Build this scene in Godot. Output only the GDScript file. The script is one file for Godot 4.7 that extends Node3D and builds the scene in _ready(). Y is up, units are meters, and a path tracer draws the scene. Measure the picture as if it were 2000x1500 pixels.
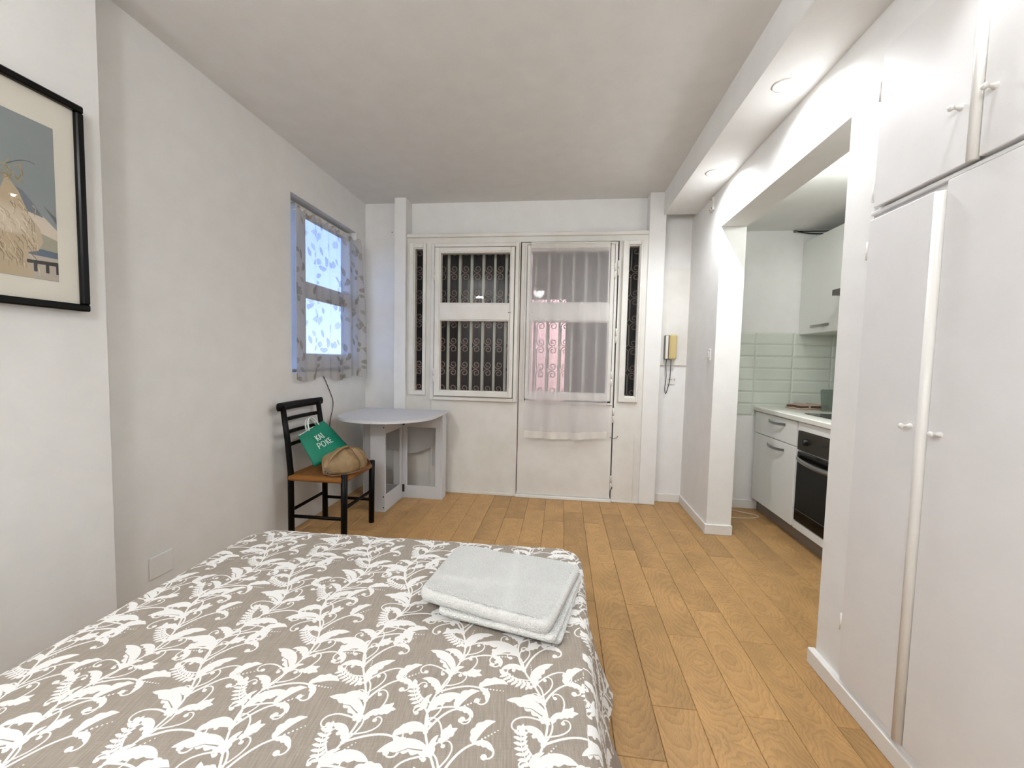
extends Node3D
# A small studio flat: x to the right, y up, the far wall at z = -3.6, the lens at (0, 1.2, 0).

var M := {}
var used := {}
var rng := RandomNumberGenerator.new()


func _ready() -> void:
	rng.seed = 7
	# ---- camera ----
	var cam := Camera3D.new()
	cam.name = "camera"
	cam.fov = 86.2406
	cam.near = 0.05
	cam.far = 60.0
	cam.position = Vector3(0, 1.2, 0)
	cam.basis = Basis(Vector3.UP, 0.118849) * Basis(Vector3.RIGHT, -0.058522) * Basis(Vector3.BACK, 0.021758)
	add_child(cam)
	cam.current = true
	# ---- sky and exposure ----
	var env := Environment.new()
	var sm := ProceduralSkyMaterial.new()
	sm.sky_top_color = Color(0.42, 0.54, 0.80)
	sm.sky_horizon_color = Color(0.66, 0.76, 0.95)
	sm.ground_bottom_color = Color(0.20, 0.20, 0.24)
	sm.ground_horizon_color = Color(0.42, 0.48, 0.62)
	sm.sky_energy_multiplier = 2.0
	var sky := Sky.new()
	sky.sky_material = sm
	env.background_mode = Environment.BG_SKY
	env.sky = sky
	env.tonemap_mode = Environment.TONE_MAPPER_LINEAR
	env.tonemap_exposure = 0.97
	env.sdfgi_enabled = true
	env.ssao_enabled = true
	env.ssil_enabled = true
	var we := WorldEnvironment.new()
	we.name = "environment"
	we.environment = env
	add_child(we)
	# ---- everything else ----
	materials()
	shell()
	plank_floor()
	far_wall()
	outside()
	side_window()
	kitchen()
	wardrobe()
	downlights()
	room_lamps()
	bed()
	towel()
	table()
	chair()
	bags()
	picture()
	small_things()


# ------------------------------------------------------------------ helpers

func numbered(called: String) -> String:
	var n: int = used.get(called, 0)
	used[called] = n + 1
	return called if n == 0 else "%s_%03d" % [called, n]

func tag(o: Node3D, label: String, category: String, group := "") -> Node3D:
	o.set_meta("label", label)
	o.set_meta("category", category)
	if group != "":
		o.set_meta("group", group)
	return o

func thing(called: String, label: String, category: String, at := Vector3.ZERO, group := "") -> Node3D:
	var o := Node3D.new()
	o.name = numbered(called)
	o.position = at
	add_child(o)
	return tag(o, label, category, group)

func new_st(smooth := false) -> SurfaceTool:
	var st := SurfaceTool.new()
	st.begin(Mesh.PRIMITIVE_TRIANGLES)
	st.set_smooth_group(0 if smooth else -1)
	return st

func obj(called: String, st: SurfaceTool, mat: Material, parent: Node3D = null, at := Vector3.ZERO) -> MeshInstance3D:
	st.generate_normals()
	return put(called, st.commit(), mat, parent, at)

func put(called: String, mesh: Mesh, mat: Material, parent: Node3D = null, at := Vector3.ZERO) -> MeshInstance3D:
	var o := MeshInstance3D.new()
	o.mesh = mesh
	o.material_override = mat
	o.position = at
	if parent == null:
		o.name = numbered(called)
		add_child(o)
	else:
		o.name = called
		parent.add_child(o, true)
	return o

func struct(called: String, st: SurfaceTool, mat: Material) -> MeshInstance3D:
	var o := obj(called, st, mat)
	o.set_meta("kind", "structure")
	return o

func tri(st: SurfaceTool, a: Vector3, b: Vector3, c: Vector3, n: Vector3) -> void:
	# clockwise seen from the side n points to
	if (b - a).cross(c - a).dot(n) > 0.0:
		var t := b
		b = c
		c = t
	for p: Vector3 in [a, b, c]:
		st.set_uv(Vector2(p.x, p.z))
		st.add_vertex(p)

func quad(st: SurfaceTool, a: Vector3, b: Vector3, c: Vector3, d: Vector3, n: Vector3) -> void:
	tri(st, a, b, c, n)
	tri(st, a, c, d, n)

# a box between two corners, its edges cut off by v; t turns and moves it
func bx(st: SurfaceTool, lo: Vector3, hi: Vector3, v := 0.0, t := Transform3D.IDENTITY) -> void:
	var a := Vector3(minf(lo.x, hi.x), minf(lo.y, hi.y), minf(lo.z, hi.z))
	var b := Vector3(maxf(lo.x, hi.x), maxf(lo.y, hi.y), maxf(lo.z, hi.z))
	var c := (a + b) * 0.5
	var h := (b - a) * 0.5
	v = minf(v, minf(h.x, minf(h.y, h.z)) * 0.95)
	for ax in 3:
		var u := (ax + 1) % 3
		var w := (ax + 2) % 3
		for s: float in [-1.0, 1.0]:
			var n := Vector3.ZERO
			n[ax] = s
			var q: Array[Vector3] = []
			for k: Array in [[-1.0, -1.0], [1.0, -1.0], [1.0, 1.0], [-1.0, 1.0]]:
				var p := c
				p[ax] += s * h[ax]
				p[u] += float(k[0]) * (h[u] - v)
				p[w] += float(k[1]) * (h[w] - v)
				q.append(t * p)
			quad(st, q[0], q[1], q[2], q[3], t.basis * n)
	if v <= 0.0:
		return
	for ax in 3:
		var u := (ax + 1) % 3
		var w := (ax + 2) % 3
		for su: float in [-1.0, 1.0]:
			for sw: float in [-1.0, 1.0]:
				var q: Array[Vector3] = []
				for k: Array in [[-1.0, 0], [1.0, 0], [1.0, 1], [-1.0, 1]]:
					var p := c
					p[ax] += float(k[0]) * (h[ax] - v)
					p[u] += su * (h[u] - (v if int(k[1]) == 1 else 0.0))
					p[w] += sw * (h[w] - (0.0 if int(k[1]) == 1 else v))
					q.append(t * p)
				var n := Vector3.ZERO
				n[u] = su
				n[w] = sw
				quad(st, q[0], q[1], q[2], q[3], t.basis * n)
	for i in 8:
		var s := Vector3(1 if i & 1 else -1, 1 if i & 2 else -1, 1 if i & 4 else -1)
		var q: Array[Vector3] = []
		for ax in 3:
			var p := c
			for k in 3:
				p[k] += s[k] * (h[k] - (0.0 if k == ax else v))
			q.append(t * p)
		tri(st, q[0], q[1], q[2], t.basis * s)

func box_mesh(lo: Vector3, hi: Vector3, v := 0.0) -> ArrayMesh:
	var st := new_st()
	bx(st, lo, hi, v)
	st.generate_normals()
	return st.commit()

func box(called: String, lo: Vector3, hi: Vector3, v: float, mat: Material, parent: Node3D) -> MeshInstance3D:
	var st := new_st()
	bx(st, lo, hi, v)
	return obj(called, st, mat, parent)

# a flat ring of four bars in the plane across z
func ring_z(st: SurfaceTool, x0: float, x1: float, y0: float, y1: float, w: float, z0: float, z1: float, v: float) -> void:
	bx(st, Vector3(x0, y0, z0), Vector3(x0 + w, y1, z1), v)
	bx(st, Vector3(x1 - w, y0, z0), Vector3(x1, y1, z1), v)
	bx(st, Vector3(x0 + w, y0, z0), Vector3(x1 - w, y0 + w, z1), v)
	bx(st, Vector3(x0 + w, y1 - w, z0), Vector3(x1 - w, y1, z1), v)

# a grid of points, row by row, made into a smooth sheet; the front is on the side of n
func sheet(st: SurfaceTool, rows: Array, closed: bool, out: Callable, uv = null) -> void:
	st.set_smooth_group(0)
	for i in rows.size() - 1:
		var a: PackedVector3Array = rows[i]
		var b: PackedVector3Array = rows[i + 1]
		var n := a.size()
		for j in (n if closed else n - 1):
			var k := (j + 1) % n
			var c := (a[j] + a[k] + b[j] + b[k]) * 0.25
			var normal: Vector3 = out.call(c)
			var idx: Array = [[i, j], [i, k], [i + 1, k], [i, j], [i + 1, k], [i + 1, j]]
			var p: Array = [a[j], a[k], b[k], a[j], b[k], b[j]]
			if (a[k] - a[j] + b[k] - b[j]).cross(b[j] - a[j] + b[k] - a[k]).dot(normal) > 0.0:
				p = [a[j], b[k], a[k], a[j], b[j], b[k]]
				idx = [[i, j], [i + 1, k], [i, k], [i, j], [i + 1, j], [i + 1, k]]
			for m in 6:
				if uv != null:
					st.set_uv(uv.call(idx[m][0], idx[m][1], p[m]))
				else:
					st.set_uv(Vector2(p[m].x, p[m].z))
				st.add_vertex(p[m])

func tube(st: SurfaceTool, pts: PackedVector3Array, r0: float, r1 := -1.0, sides := 8) -> void:
	if r1 < 0.0:
		r1 = r0
	var rows := []
	var up := Vector3.UP
	for i in pts.size():
		var d := (pts[mini(i + 1, pts.size() - 1)] - pts[maxi(i - 1, 0)]).normalized()
		if absf(d.dot(up)) > 0.95:
			up = Vector3.RIGHT if absf(d.x) < 0.8 else Vector3.BACK
		var x := d.cross(up).normalized()
		var y := x.cross(d).normalized()
		up = y
		var r := lerpf(r0, r1, float(i) / maxf(1.0, pts.size() - 1))
		var ring := PackedVector3Array()
		for k in sides:
			var a := TAU * k / sides
			ring.append(pts[i] + (x * cos(a) + y * sin(a)) * r)
		rows.append(ring)
	st.set_smooth_group(0)
	for i in rows.size() - 1:
		for j in sides:
			var k := (j + 1) % sides
			var mid := (pts[i] + pts[i + 1]) * 0.5
			var a: Vector3 = rows[i][j]
			var b: Vector3 = rows[i][k]
			var c: Vector3 = rows[i + 1][k]
			var d: Vector3 = rows[i + 1][j]
			quad(st, a, b, c, d, (a + b + c + d) * 0.25 - mid)
	for e: int in [0, rows.size() - 1]:
		var o := pts[e] - pts[1 if e == 0 else e - 1]
		for j in sides:
			tri(st, pts[e], rows[e][j], rows[e][(j + 1) % sides], o)

func rod(called: String, pts: Array, r: float, mat: Material, parent: Node3D, r1 := -1.0, sides := 10) -> MeshInstance3D:
	var st := new_st(true)
	tube(st, PackedVector3Array(pts), r, r1, sides)
	return obj(called, st, mat, parent)

# a turned body: profile of (radius, height) along the y axis of t
func lathe(st: SurfaceTool, profile: Array, seg: int, t := Transform3D.IDENTITY) -> void:
	st.set_smooth_group(0)
	for i in profile.size() - 1:
		var p: Vector2 = profile[i]
		var q: Vector2 = profile[i + 1]
		var n2 := Vector2(q.y - p.y, -(q.x - p.x))
		for j in seg:
			var a := TAU * j / seg
			var b := TAU * (j + 1) / seg
			var m := (a + b) * 0.5
			var n := t.basis * Vector3(cos(m) * n2.x, n2.y, sin(m) * n2.x)
			var v: Array[Vector3] = []
			for k: Array in [[p, a], [p, b], [q, b], [q, a]]:
				var pr: Vector2 = k[0]
				v.append(t * Vector3(cos(k[1]) * pr.x, pr.y, sin(k[1]) * pr.x))
			if p.x > 0.00001:
				tri(st, v[0], v[1], v[2], n)
			if q.x > 0.00001:
				tri(st, v[0], v[2], v[3], n)

# a flat outline (in the xy plane of t) given a thickness along z
func prism(st: SurfaceTool, outline: PackedVector2Array, z0: float, z1: float, t := Transform3D.IDENTITY) -> void:
	var idx := Geometry2D.triangulate_polygon(outline)
	st.set_smooth_group(-1)
	for z: float in [z0, z1]:
		var n := t.basis * Vector3(0, 0, -1.0 if z == z0 else 1.0)
		for i in range(0, idx.size(), 3):
			var v: Array[Vector3] = []
			for k in 3:
				v.append(t * Vector3(outline[idx[i + k]].x, outline[idx[i + k]].y, z))
			tri(st, v[0], v[1], v[2], n)
	var turn := 1.0 if Geometry2D.is_polygon_clockwise(outline) else -1.0
	for i in outline.size():
		var a := outline[i]
		var b := outline[(i + 1) % outline.size()]
		var e := (b - a)
		var n := t.basis * (Vector3(-e.y, e.x, 0) * turn)
		quad(st, t * Vector3(a.x, a.y, z0), t * Vector3(b.x, b.y, z0), t * Vector3(b.x, b.y, z1), t * Vector3(a.x, a.y, z1), n)

# a soft slab over an outline in the xz plane, its rim rounded; bump(x, z) lifts the top
func soft_slab(st: SurfaceTool, outline: PackedVector2Array, y0: float, y1: float, bump: Callable) -> void:
	var c := Vector2.ZERO
	for p in outline:
		c += p
	c /= outline.size()
	var h := (y1 - y0) * 0.5
	var rows := []
	for s: float in [0.02, 0.25, 0.5, 0.7, 0.85, 0.93]:
		rows.append(slab_ring(outline, c, s, 0.0, y0, bump, 0.0))
	for k in 9:
		var a := -PI / 2 + PI * k / 8.0
		rows.append(slab_ring(outline, c, 1.0, h * (cos(a) - 1.0), (y0 + y1) * 0.5 + h * sin(a), bump, 0.5 + 0.5 * sin(a)))
	for s: float in [0.93, 0.85, 0.75, 0.65, 0.55, 0.45, 0.35, 0.25, 0.15, 0.06, 0.001]:
		rows.append(slab_ring(outline, c, s, 0.0, y1, bump, 1.0))
	var mid := Vector3(c.x, (y0 + y1) * 0.5, c.y)
	sheet(st, rows, true, func(q: Vector3) -> Vector3:
		if q.y > mid.y + h * 0.3:
			return Vector3.UP
		if q.y < y0 + h * 0.15:
			return Vector3.DOWN
		return Vector3(q.x - mid.x, 0, q.z - mid.z))

func slab_ring(outline: PackedVector2Array, c: Vector2, s: float, off: float, y: float, bump: Callable, share: float) -> PackedVector3Array:
	var r := PackedVector3Array()
	var n := outline.size()
	for i in n:
		var p := c + (outline[i] - c) * s
		if off != 0.0:
			var e := outline[(i + 1) % n] - outline[(i + n - 1) % n]
			var nn := Vector2(e.y, -e.x).normalized()
			if nn.dot(outline[i] - c) < 0.0:
				nn = -nn
			p += nn * off
		r.append(Vector3(p.x, y + share * float(bump.call(p.x, p.y)), p.y))
	return r

# corners rounded by r, k points to a corner and m along each side
func rounded(corners: PackedVector2Array, r: float, k := 6, m := 10) -> PackedVector2Array:
	var out := PackedVector2Array()
	var n := corners.size()
	for i in n:
		var p := corners[i]
		var a := p + (corners[(i + n - 1) % n] - p).normalized() * r
		var b := p + (corners[(i + 1) % n] - p).normalized() * r
		for j in k + 1:
			var t := float(j) / k
			out.append(a.lerp(p, t).lerp(p.lerp(b, t), t))
		var q := corners[(i + 1) % n]
		var e := q + (p - q).normalized() * r
		for j in range(1, m):
			out.append(b.lerp(e, float(j) / m))
	return out

func no_bump(_x: float, _z: float) -> float:
	return 0.0


# ------------------------------------------------------------------ materials

func plain(name_: String, c: Color, rough := 0.6, metal := 0.0) -> StandardMaterial3D:
	var m := StandardMaterial3D.new()
	m.resource_name = name_
	m.albedo_color = c
	m.roughness = rough
	m.metallic = metal
	M[name_] = m
	return m

func noise_tex(freq: float, seed_: int, lo: Color, hi: Color, size := 256, octaves := 4) -> NoiseTexture2D:
	var n := FastNoiseLite.new()
	n.seed = seed_
	n.frequency = freq
	n.fractal_octaves = octaves
	var t := NoiseTexture2D.new()
	t.width = size
	t.height = size
	t.seamless = true
	t.noise = n
	var g := Gradient.new()
	g.set_color(0, lo)
	g.set_color(1, hi)
	t.color_ramp = g
	return t

func grained(m: StandardMaterial3D, tex: Texture2D, scale: float, bump: Texture2D = null, depth := 0.0, bump_scale := 1.0) -> void:
	m.albedo_texture = tex
	m.uv1_triplanar = true
	m.uv1_world_triplanar = true
	m.uv1_scale = Vector3.ONE * scale
	if bump:
		m.heightmap_enabled = true
		m.heightmap_texture = bump
		m.heightmap_scale = depth

func materials() -> void:
	var mottled := noise_tex(0.02, 3, Color(0.975, 0.975, 0.972), Color(1, 1, 1))
	var rough_bump := noise_tex(0.06, 5, Color(0.2, 0.2, 0.2), Color(0.8, 0.8, 0.8), 512, 5)
	grained(plain("plaster", Color(0.925, 0.92, 0.91), 0.85), mottled, 0.9, rough_bump, 0.035)
	grained(plain("cupboard_enamel", Color(0.90, 0.893, 0.89), 0.45), mottled, 0.8, rough_bump, 0.015)
	grained(plain("joinery", Color(0.90, 0.89, 0.87), 0.45), noise_tex(0.015, 9, Color(0.94, 0.935, 0.92), Color(1, 1, 1)), 0.8, rough_bump, 0.015)
	plain("skirting", Color(0.90, 0.89, 0.87), 0.4)
	plain("laminate", Color(0.90, 0.90, 0.88), 0.28)
	plain("counter", Color(0.90, 0.89, 0.85), 0.35)
	plain("tile", Color(0.84, 0.86, 0.82), 0.22)
	plain("grout", Color(0.80, 0.80, 0.76), 0.9)
	plain("steel", Color(0.62, 0.62, 0.61), 0.32, 0.9)
	plain("dull_steel", Color(0.42, 0.41, 0.38), 0.4, 0.7)
	plain("plinth", Color(0.52, 0.49, 0.46), 0.4, 0.35)
	plain("oven_glass", Color(0.035, 0.03, 0.022), 0.12)
	plain("oven_panel", Color(0.27, 0.25, 0.22), 0.35, 0.6)
	plain("black_plastic", Color(0.03, 0.03, 0.03), 0.35)
	plain("black_paint", Color(0.018, 0.017, 0.016), 0.42).metallic_specular = 0.28
	plain("frame_lacquer", Color(0.010, 0.010, 0.014), 0.2).metallic_specular = 0.35
	plain("mat_board", Color(0.86, 0.84, 0.79), 0.9)
	plain("white_plastic", Color(0.87, 0.86, 0.84), 0.35)
	plain("cream_plastic", Color(0.78, 0.70, 0.49), 0.4)
	plain("grey_plastic", Color(0.45, 0.43, 0.40), 0.45)
	plain("cable", Color(0.05, 0.05, 0.05), 0.5)
	plain("white_cable", Color(0.80, 0.74, 0.66), 0.5)
	plain("bar_paint", Color(0.66, 0.68, 0.63), 0.5)
	plain("scroll_iron", Color(0.50, 0.44, 0.40), 0.5)
	plain("brass", Color(0.55, 0.45, 0.28), 0.35, 0.8)
	plain("screw", Color(0.22, 0.18, 0.15), 0.5, 0.5)
	grained(plain("shutter_wood", Color(0.085, 0.036, 0.026), 0.7), noise_tex(0.03, 21, Color(0.6, 0.6, 0.6), Color(1, 1, 1)), 2.0)
	plain("pink_plaster", Color(0.88, 0.79, 0.79), 0.9)
	plain("paving", Color(0.30, 0.28, 0.26), 0.9)
	plain("table_white", Color(0.80, 0.80, 0.81), 0.4)
	plain("green_paper", Color(0.0, 0.475, 0.37), 0.55)
	plain("print_white", Color(0.86, 0.90, 0.87), 0.6)
	grained(plain("tan_leather", Color(0.60, 0.50, 0.35), 0.5), noise_tex(0.03, 31, Color(0.85, 0.82, 0.78), Color(1, 1, 1)), 5.0, rough_bump, 0.15)
	plain("tan_strap", Color(0.40, 0.28, 0.19), 0.5)
	var terry := plain("terry", Color(0.90, 0.90, 0.885), 1.0)
	grained(terry, noise_tex(0.10, 41, Color(0.92, 0.92, 0.92), Color(1, 1, 1), 1024, 4), 1.5, noise_tex(0.13, 43, Color(0, 0, 0), Color(1, 1, 1), 1024, 3), 0.7)
	terry.uv1_offset = Vector3(0.75, 0.4, 0.35)
	plain("cloth_brown", Color(0.36, 0.25, 0.20), 0.9)
	plain("cloth_pink", Color(0.74, 0.66, 0.60), 0.9)
	var g := plain("glass", Color(0.95, 0.97, 0.96, 0.004), 0.0)
	g.transparency = BaseMaterial3D.TRANSPARENCY_ALPHA
	g.metallic_specular = 0.24
	var bg := plain("board_glass", Color(0.42, 0.47, 0.42, 0.55), 0.06)
	bg.transparency = BaseMaterial3D.TRANSPARENCY_ALPHA
	var sheer := plain("sheer", Color(0.86, 0.84, 0.84, 0.44), 0.95)
	sheer.transparency = BaseMaterial3D.TRANSPARENCY_ALPHA
	sheer.backlight_enabled = true
	sheer.backlight = Color(0.75, 0.74, 0.75)
	sheer.cull_mode = BaseMaterial3D.CULL_DISABLED
	var hem := plain("sheer_hem", Color(0.86, 0.84, 0.81, 0.82), 0.95)
	hem.transparency = BaseMaterial3D.TRANSPARENCY_ALPHA
	hem.cull_mode = BaseMaterial3D.CULL_DISABLED
	var lamp := plain("bulb_glow", Color(1, 1, 1), 0.4)
	lamp.emission_enabled = true
	lamp.emission = Color(1.0, 0.90, 0.74)
	lamp.emission_energy_multiplier = 30.0
	var opal := plain("opal_glow", Color(0.95, 0.95, 0.93), 0.4)
	opal.emission_enabled = true
	opal.emission = Color(1.0, 0.95, 0.86)
	opal.emission_energy_multiplier = 2.2
	# rush seat: woven strands
	var rush := plain("rush", Color(1, 1, 1), 0.8)
	var im := Image.create(256, 256, false, Image.FORMAT_RGB8)
	var rr := RandomNumberGenerator.new()
	rr.seed = 11
	im.fill(Color(0.36, 0.21, 0.06))
	for y in range(0, 256, 8):
		var c := Color(0.62, 0.40, 0.14) * rr.randf_range(0.72, 1.05)
		im.fill_rect(Rect2i(0, y + 1, 256, 6), Color(c.r, c.g, c.b))
		for k in 14:
			var c2 := c * rr.randf_range(0.75, 1.15)
			im.fill_rect(Rect2i(rr.randi_range(0, 255), y + rr.randi_range(1, 5), rr.randi_range(14, 70), 1), Color(c2.r, c2.g, c2.b))
	rush.albedo_texture = ImageTexture.create_from_image(im)


# ------------------------------------------------------------------ the room

func shell() -> void:
	var st := new_st()
	# the left wall with a window opening, and the thicker pier nearer the bed
	bx(st, Vector3(-1.95, -0.1, -3.80), Vector3(-1.81, 2.70, -3.46))
	bx(st, Vector3(-1.95, -0.1, -2.58), Vector3(-1.81, 2.70, -1.363))
	bx(st, Vector3(-1.95, -0.1, -3.46), Vector3(-1.81, 1.08, -2.58))
	bx(st, Vector3(-1.95, 2.28, -3.46), Vector3(-1.81, 2.70, -2.58))
	bx(st, Vector3(-2.10, -0.1, -1.363), Vector3(-1.70, 2.70, 1.30), 0.006)
	struct("wall_left", st, M.plaster)
	st = new_st()
	bx(st, Vector3(-2.10, 2.585, -3.80), Vector3(2.40, 2.75, 1.30))
	struct("ceiling", st, M.plaster)
	st = new_st()
	bx(st, Vector3(-1.70, -0.1, 1.10), Vector3(2.40, 2.70, 1.30))
	struct("wall_back", st, M.plaster)
	# the beam that carries the downlights: a box with round holes
	var beam := CSGBox3D.new()
	beam.name = numbered("ceiling_beam")
	beam.size = Vector3(0.258, 0.20, 4.63)
	beam.position = Vector3(0.922, 2.505, -1.215)
	beam.material = M.plaster
	for z: float in [-2.784, -1.958, -1.11]:
		var hole := CSGCylinder3D.new()
		hole.name = "hole"
		hole.operation = CSGShape3D.OPERATION_SUBTRACTION
		hole.radius = 0.036
		hole.height = 0.09
		hole.sides = 32
		hole.position = Vector3(0.915 - 0.922, 2.425 - 2.505, z + 1.215)
		beam.add_child(hole, true)
	add_child(beam)
	beam.set_meta("kind", "structure")
	# the wall on the right: a short partition, the lintel over the kitchen opening, the post and the rest behind the cupboards
	st = new_st()
	bx(st, Vector3(1.05, -0.1, -3.80), Vector3(1.215, 2.70, -2.99))
	bx(st, Vector3(1.05, 2.135, -2.99), Vector3(1.215, 2.70, -1.725))
	bx(st, Vector3(1.05, -0.1, -1.725), Vector3(1.215, 2.70, -1.575))
	bx(st, Vector3(1.05, 2.262, -1.575), Vector3(1.215, 2.70, -0.70))
	bx(st, Vector3(1.05, -0.1, -0.70), Vector3(1.215, 2.70, 1.30))
	struct("wall_right", st, M.plaster)
	st = new_st()
	bx(st, Vector3(1.63, -0.1, -1.575), Vector3(2.40, 2.70, -1.475))
	bx(st, Vector3(1.63, -0.1, -1.475), Vector3(1.73, 2.70, 1.30))
	bx(st, Vector3(1.215, -0.1, -1.575), Vector3(1.63, 2.70, -1.56))
	struct("wall_kitchen_near", st, M.plaster)
	st = new_st()
	bx(st, Vector3(2.20, -0.1, -3.80), Vector3(2.40, 2.70, -1.475))
	var wr := struct("wall_kitchen_right", st, M.plaster)
	st = new_st()
	bx(st, Vector3(1.215, -0.1, -3.80), Vector3(2.20, 2.70, -3.60))
	var wk := struct("wall_kitchen_back", st, M.plaster)
	st = new_st()
	bx(st, Vector3(1.215, 2.285, -3.60), Vector3(2.20, 2.585, -1.575))
	struct("ceiling_kitchen", st, M.plaster)
	# tiles on both kitchen walls, seven courses, upright joints in line
	var gb := box("grout_bed", Vector3(1.216, 0.785, -3.604), Vector3(2.199, 1.468, -3.5985), 0.0, M.grout, wk)
	gb.set_meta("label", "pale grout between the tiles")
	var xs := [1.2165, 1.293, 1.581, 1.869, 2.157, 2.199]
	for r in 7:
		var y0 := 0.785 + r * 0.0976
		for i in 5:
			tile(Vector3(float(xs[i]) + 0.0015, y0 + 0.0015, -3.600), Vector3(float(xs[i + 1]) - 0.0015, y0 + 0.0961, -3.5925), 2, wk)
	box("grout_bed", Vector3(2.1985, 0.785, -3.592), Vector3(2.204, 1.468, -2.06), 0.0, M.grout, wr)
	for r in 7:
		var y0 := 0.785 + r * 0.0976
		for i in 5:
			var z0 := -3.590 + i * 0.288
			tile(Vector3(2.1925, y0 + 0.0015, z0 + 0.0015), Vector3(2.200, y0 + 0.0961, z0 + 0.2865), 0, wr)
	# skirting boards
	st = new_st()
	bx(st, Vector3(1.038, 0.0, -3.64), Vector3(1.05, 0.072, -3.0), 0.003)
	bx(st, Vector3(1.038, 0.0, -3.0), Vector3(1.222, 0.072, -2.978), 0.003)
	struct("baseboard_partition", st, M.skirting)
	st = new_st()
	bx(st, Vector3(0.815, 0.0, -3.64), Vector3(1.038, 0.072, -3.625), 0.003)
	struct("baseboard_far", st, M.skirting)
	st = new_st()
	bx(st, Vector3(1.215, 0.0, -3.60), Vector3(1.66, 0.072, -3.586), 0.003)
	struct("baseboard_kitchen", st, M.skirting)

var tile_meshes := {}

# a tile with a broad bevel all round, proud of its wall along axis ax
func tile(lo: Vector3, hi: Vector3, ax: int, wall: Node3D) -> void:
	var size := hi - lo
	var key := "%d %.4f %.4f %.4f" % [ax, size.x, size.y, size.z]
	if not tile_meshes.has(key):
		var st := new_st()
		var b := 0.011
		var front := 1.0 if ax == 2 else -1.0
		var u := Vector3.RIGHT if ax == 2 else Vector3.BACK
		var w: float = size.x if ax == 2 else size.z
		var n := Vector3(0, 0, 1) if ax == 2 else Vector3(-1, 0, 0)
		var base := Vector3.ZERO if ax == 2 else Vector3(size.x, 0, 0)
		var deep: float = size[ax]
		var o: Array[Vector3] = []
		var q: Array[Vector3] = []
		var k: Array[Vector3] = []
		for c: Array in [[0.0, 0.0], [1.0, 0.0], [1.0, 1.0], [0.0, 1.0]]:
			o.append(base + u * w * float(c[0]) + Vector3.UP * size.y * float(c[1]))
			q.append(o[-1] + n * deep * 0.45)
			k.append(base + u * (b + (w - 2 * b) * float(c[0])) + Vector3.UP * (b + (size.y - 2 * b) * float(c[1])) + n * deep)
		quad(st, k[0], k[1], k[2], k[3], n)
		for i in 4:
			var j := (i + 1) % 4
			var out := (o[i] + o[j]) * 0.5 - (o[0] + o[2]) * 0.5
			quad(st, o[i], o[j], q[j], q[i], out)
			quad(st, q[i], q[j], k[j], k[i], n + out.normalized() * 0.2)
		st.generate_normals()
		tile_meshes[key] = st.commit()
		if front == 0.0:
			return
	put("tile", tile_meshes[key], M.tile, wall, lo)

func plank_floor() -> void:
	var fl := Node3D.new()
	fl.name = numbered("floor")
	fl.set_meta("kind", "structure")
	add_child(fl)
	box("underlay", Vector3(-2.10, -0.12, -3.80), Vector3(2.40, -0.008, 1.30), 0.0, plain("underlay", Color(0.22, 0.15, 0.09), 0.9), fl)
	var wood := plain("oak_laminate", Color(1, 1, 1), 0.42)
	wood.albedo_texture = oak(1024, 8)
	wood.metallic_specular = 0.36
	var rows := 28
	for i in rows:
		var x0 := -1.90 + i * 0.15
		if x0 > 2.2:
			break
		var z := -4.245 + (0.0 if posmod(i, 2) == 0 else 0.40) # rows step by a third of a board
		while z < 1.05:
			var za := maxf(z, -3.70)
			var zb := minf(z + 0.605, 1.10)
			if zb - za > 0.03:
				plank(fl, wood, x0, za, zb)
			z += 0.605

func plank(fl: Node3D, wood: Material, x0: float, z0: float, z1: float) -> void:
	var st := new_st()
	var w := 0.15
	var g := 0.0006
	var v := 0.0016
	var strip := rng.randi_range(0, 7)
	var flip := rng.randf() < 0.5
	var u0 := rng.randf()
	var a := Vector2(x0 + g, z0 + g)
	var b := Vector2(x0 + w - g, z1 - g)
	var ring := func(inset: float, y: float) -> Array[Vector3]:
		return [Vector3(a.x + inset, y, a.y + inset), Vector3(b.x - inset, y, a.y + inset), Vector3(b.x - inset, y, b.y - inset), Vector3(a.x + inset, y, b.y - inset)]
	var low: Array[Vector3] = ring.call(0.0, -0.009)
	var mid: Array[Vector3] = ring.call(0.0, -v)
	var top: Array[Vector3] = ring.call(v, 0.0)
	var faces: Array = [[top[0], top[1], top[2], top[3], Vector3.UP]]
	for i in 4:
		var j := (i + 1) % 4
		var out := (low[i] + low[j]) * 0.5 - (low[0] + low[2]) * 0.5
		out.y = 0.0
		faces.append([mid[i], mid[j], top[j], top[i], Vector3.UP + out.normalized()])
		faces.append([low[i], low[j], mid[j], mid[i], out])
	for f: Array in faces:
		for t: Array in [[0, 1, 2], [0, 2, 3]]:
			var p: Array[Vector3] = [f[t[0]], f[t[1]], f[t[2]]]
			if (p[1] - p[0]).cross(p[2] - p[0]).dot(f[4]) > 0.0:
				p = [p[0], p[2], p[1]]
			for q in p:
				var across := (q.x - x0) / w
				if flip:
					across = 1.0 - across
				st.set_uv(Vector2(u0 + (q.z - z0) / 0.70, (strip + 0.04 + 0.92 * across) / 8.0))
				st.add_vertex(q)
	obj("plank", st, wood, fl)

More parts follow.
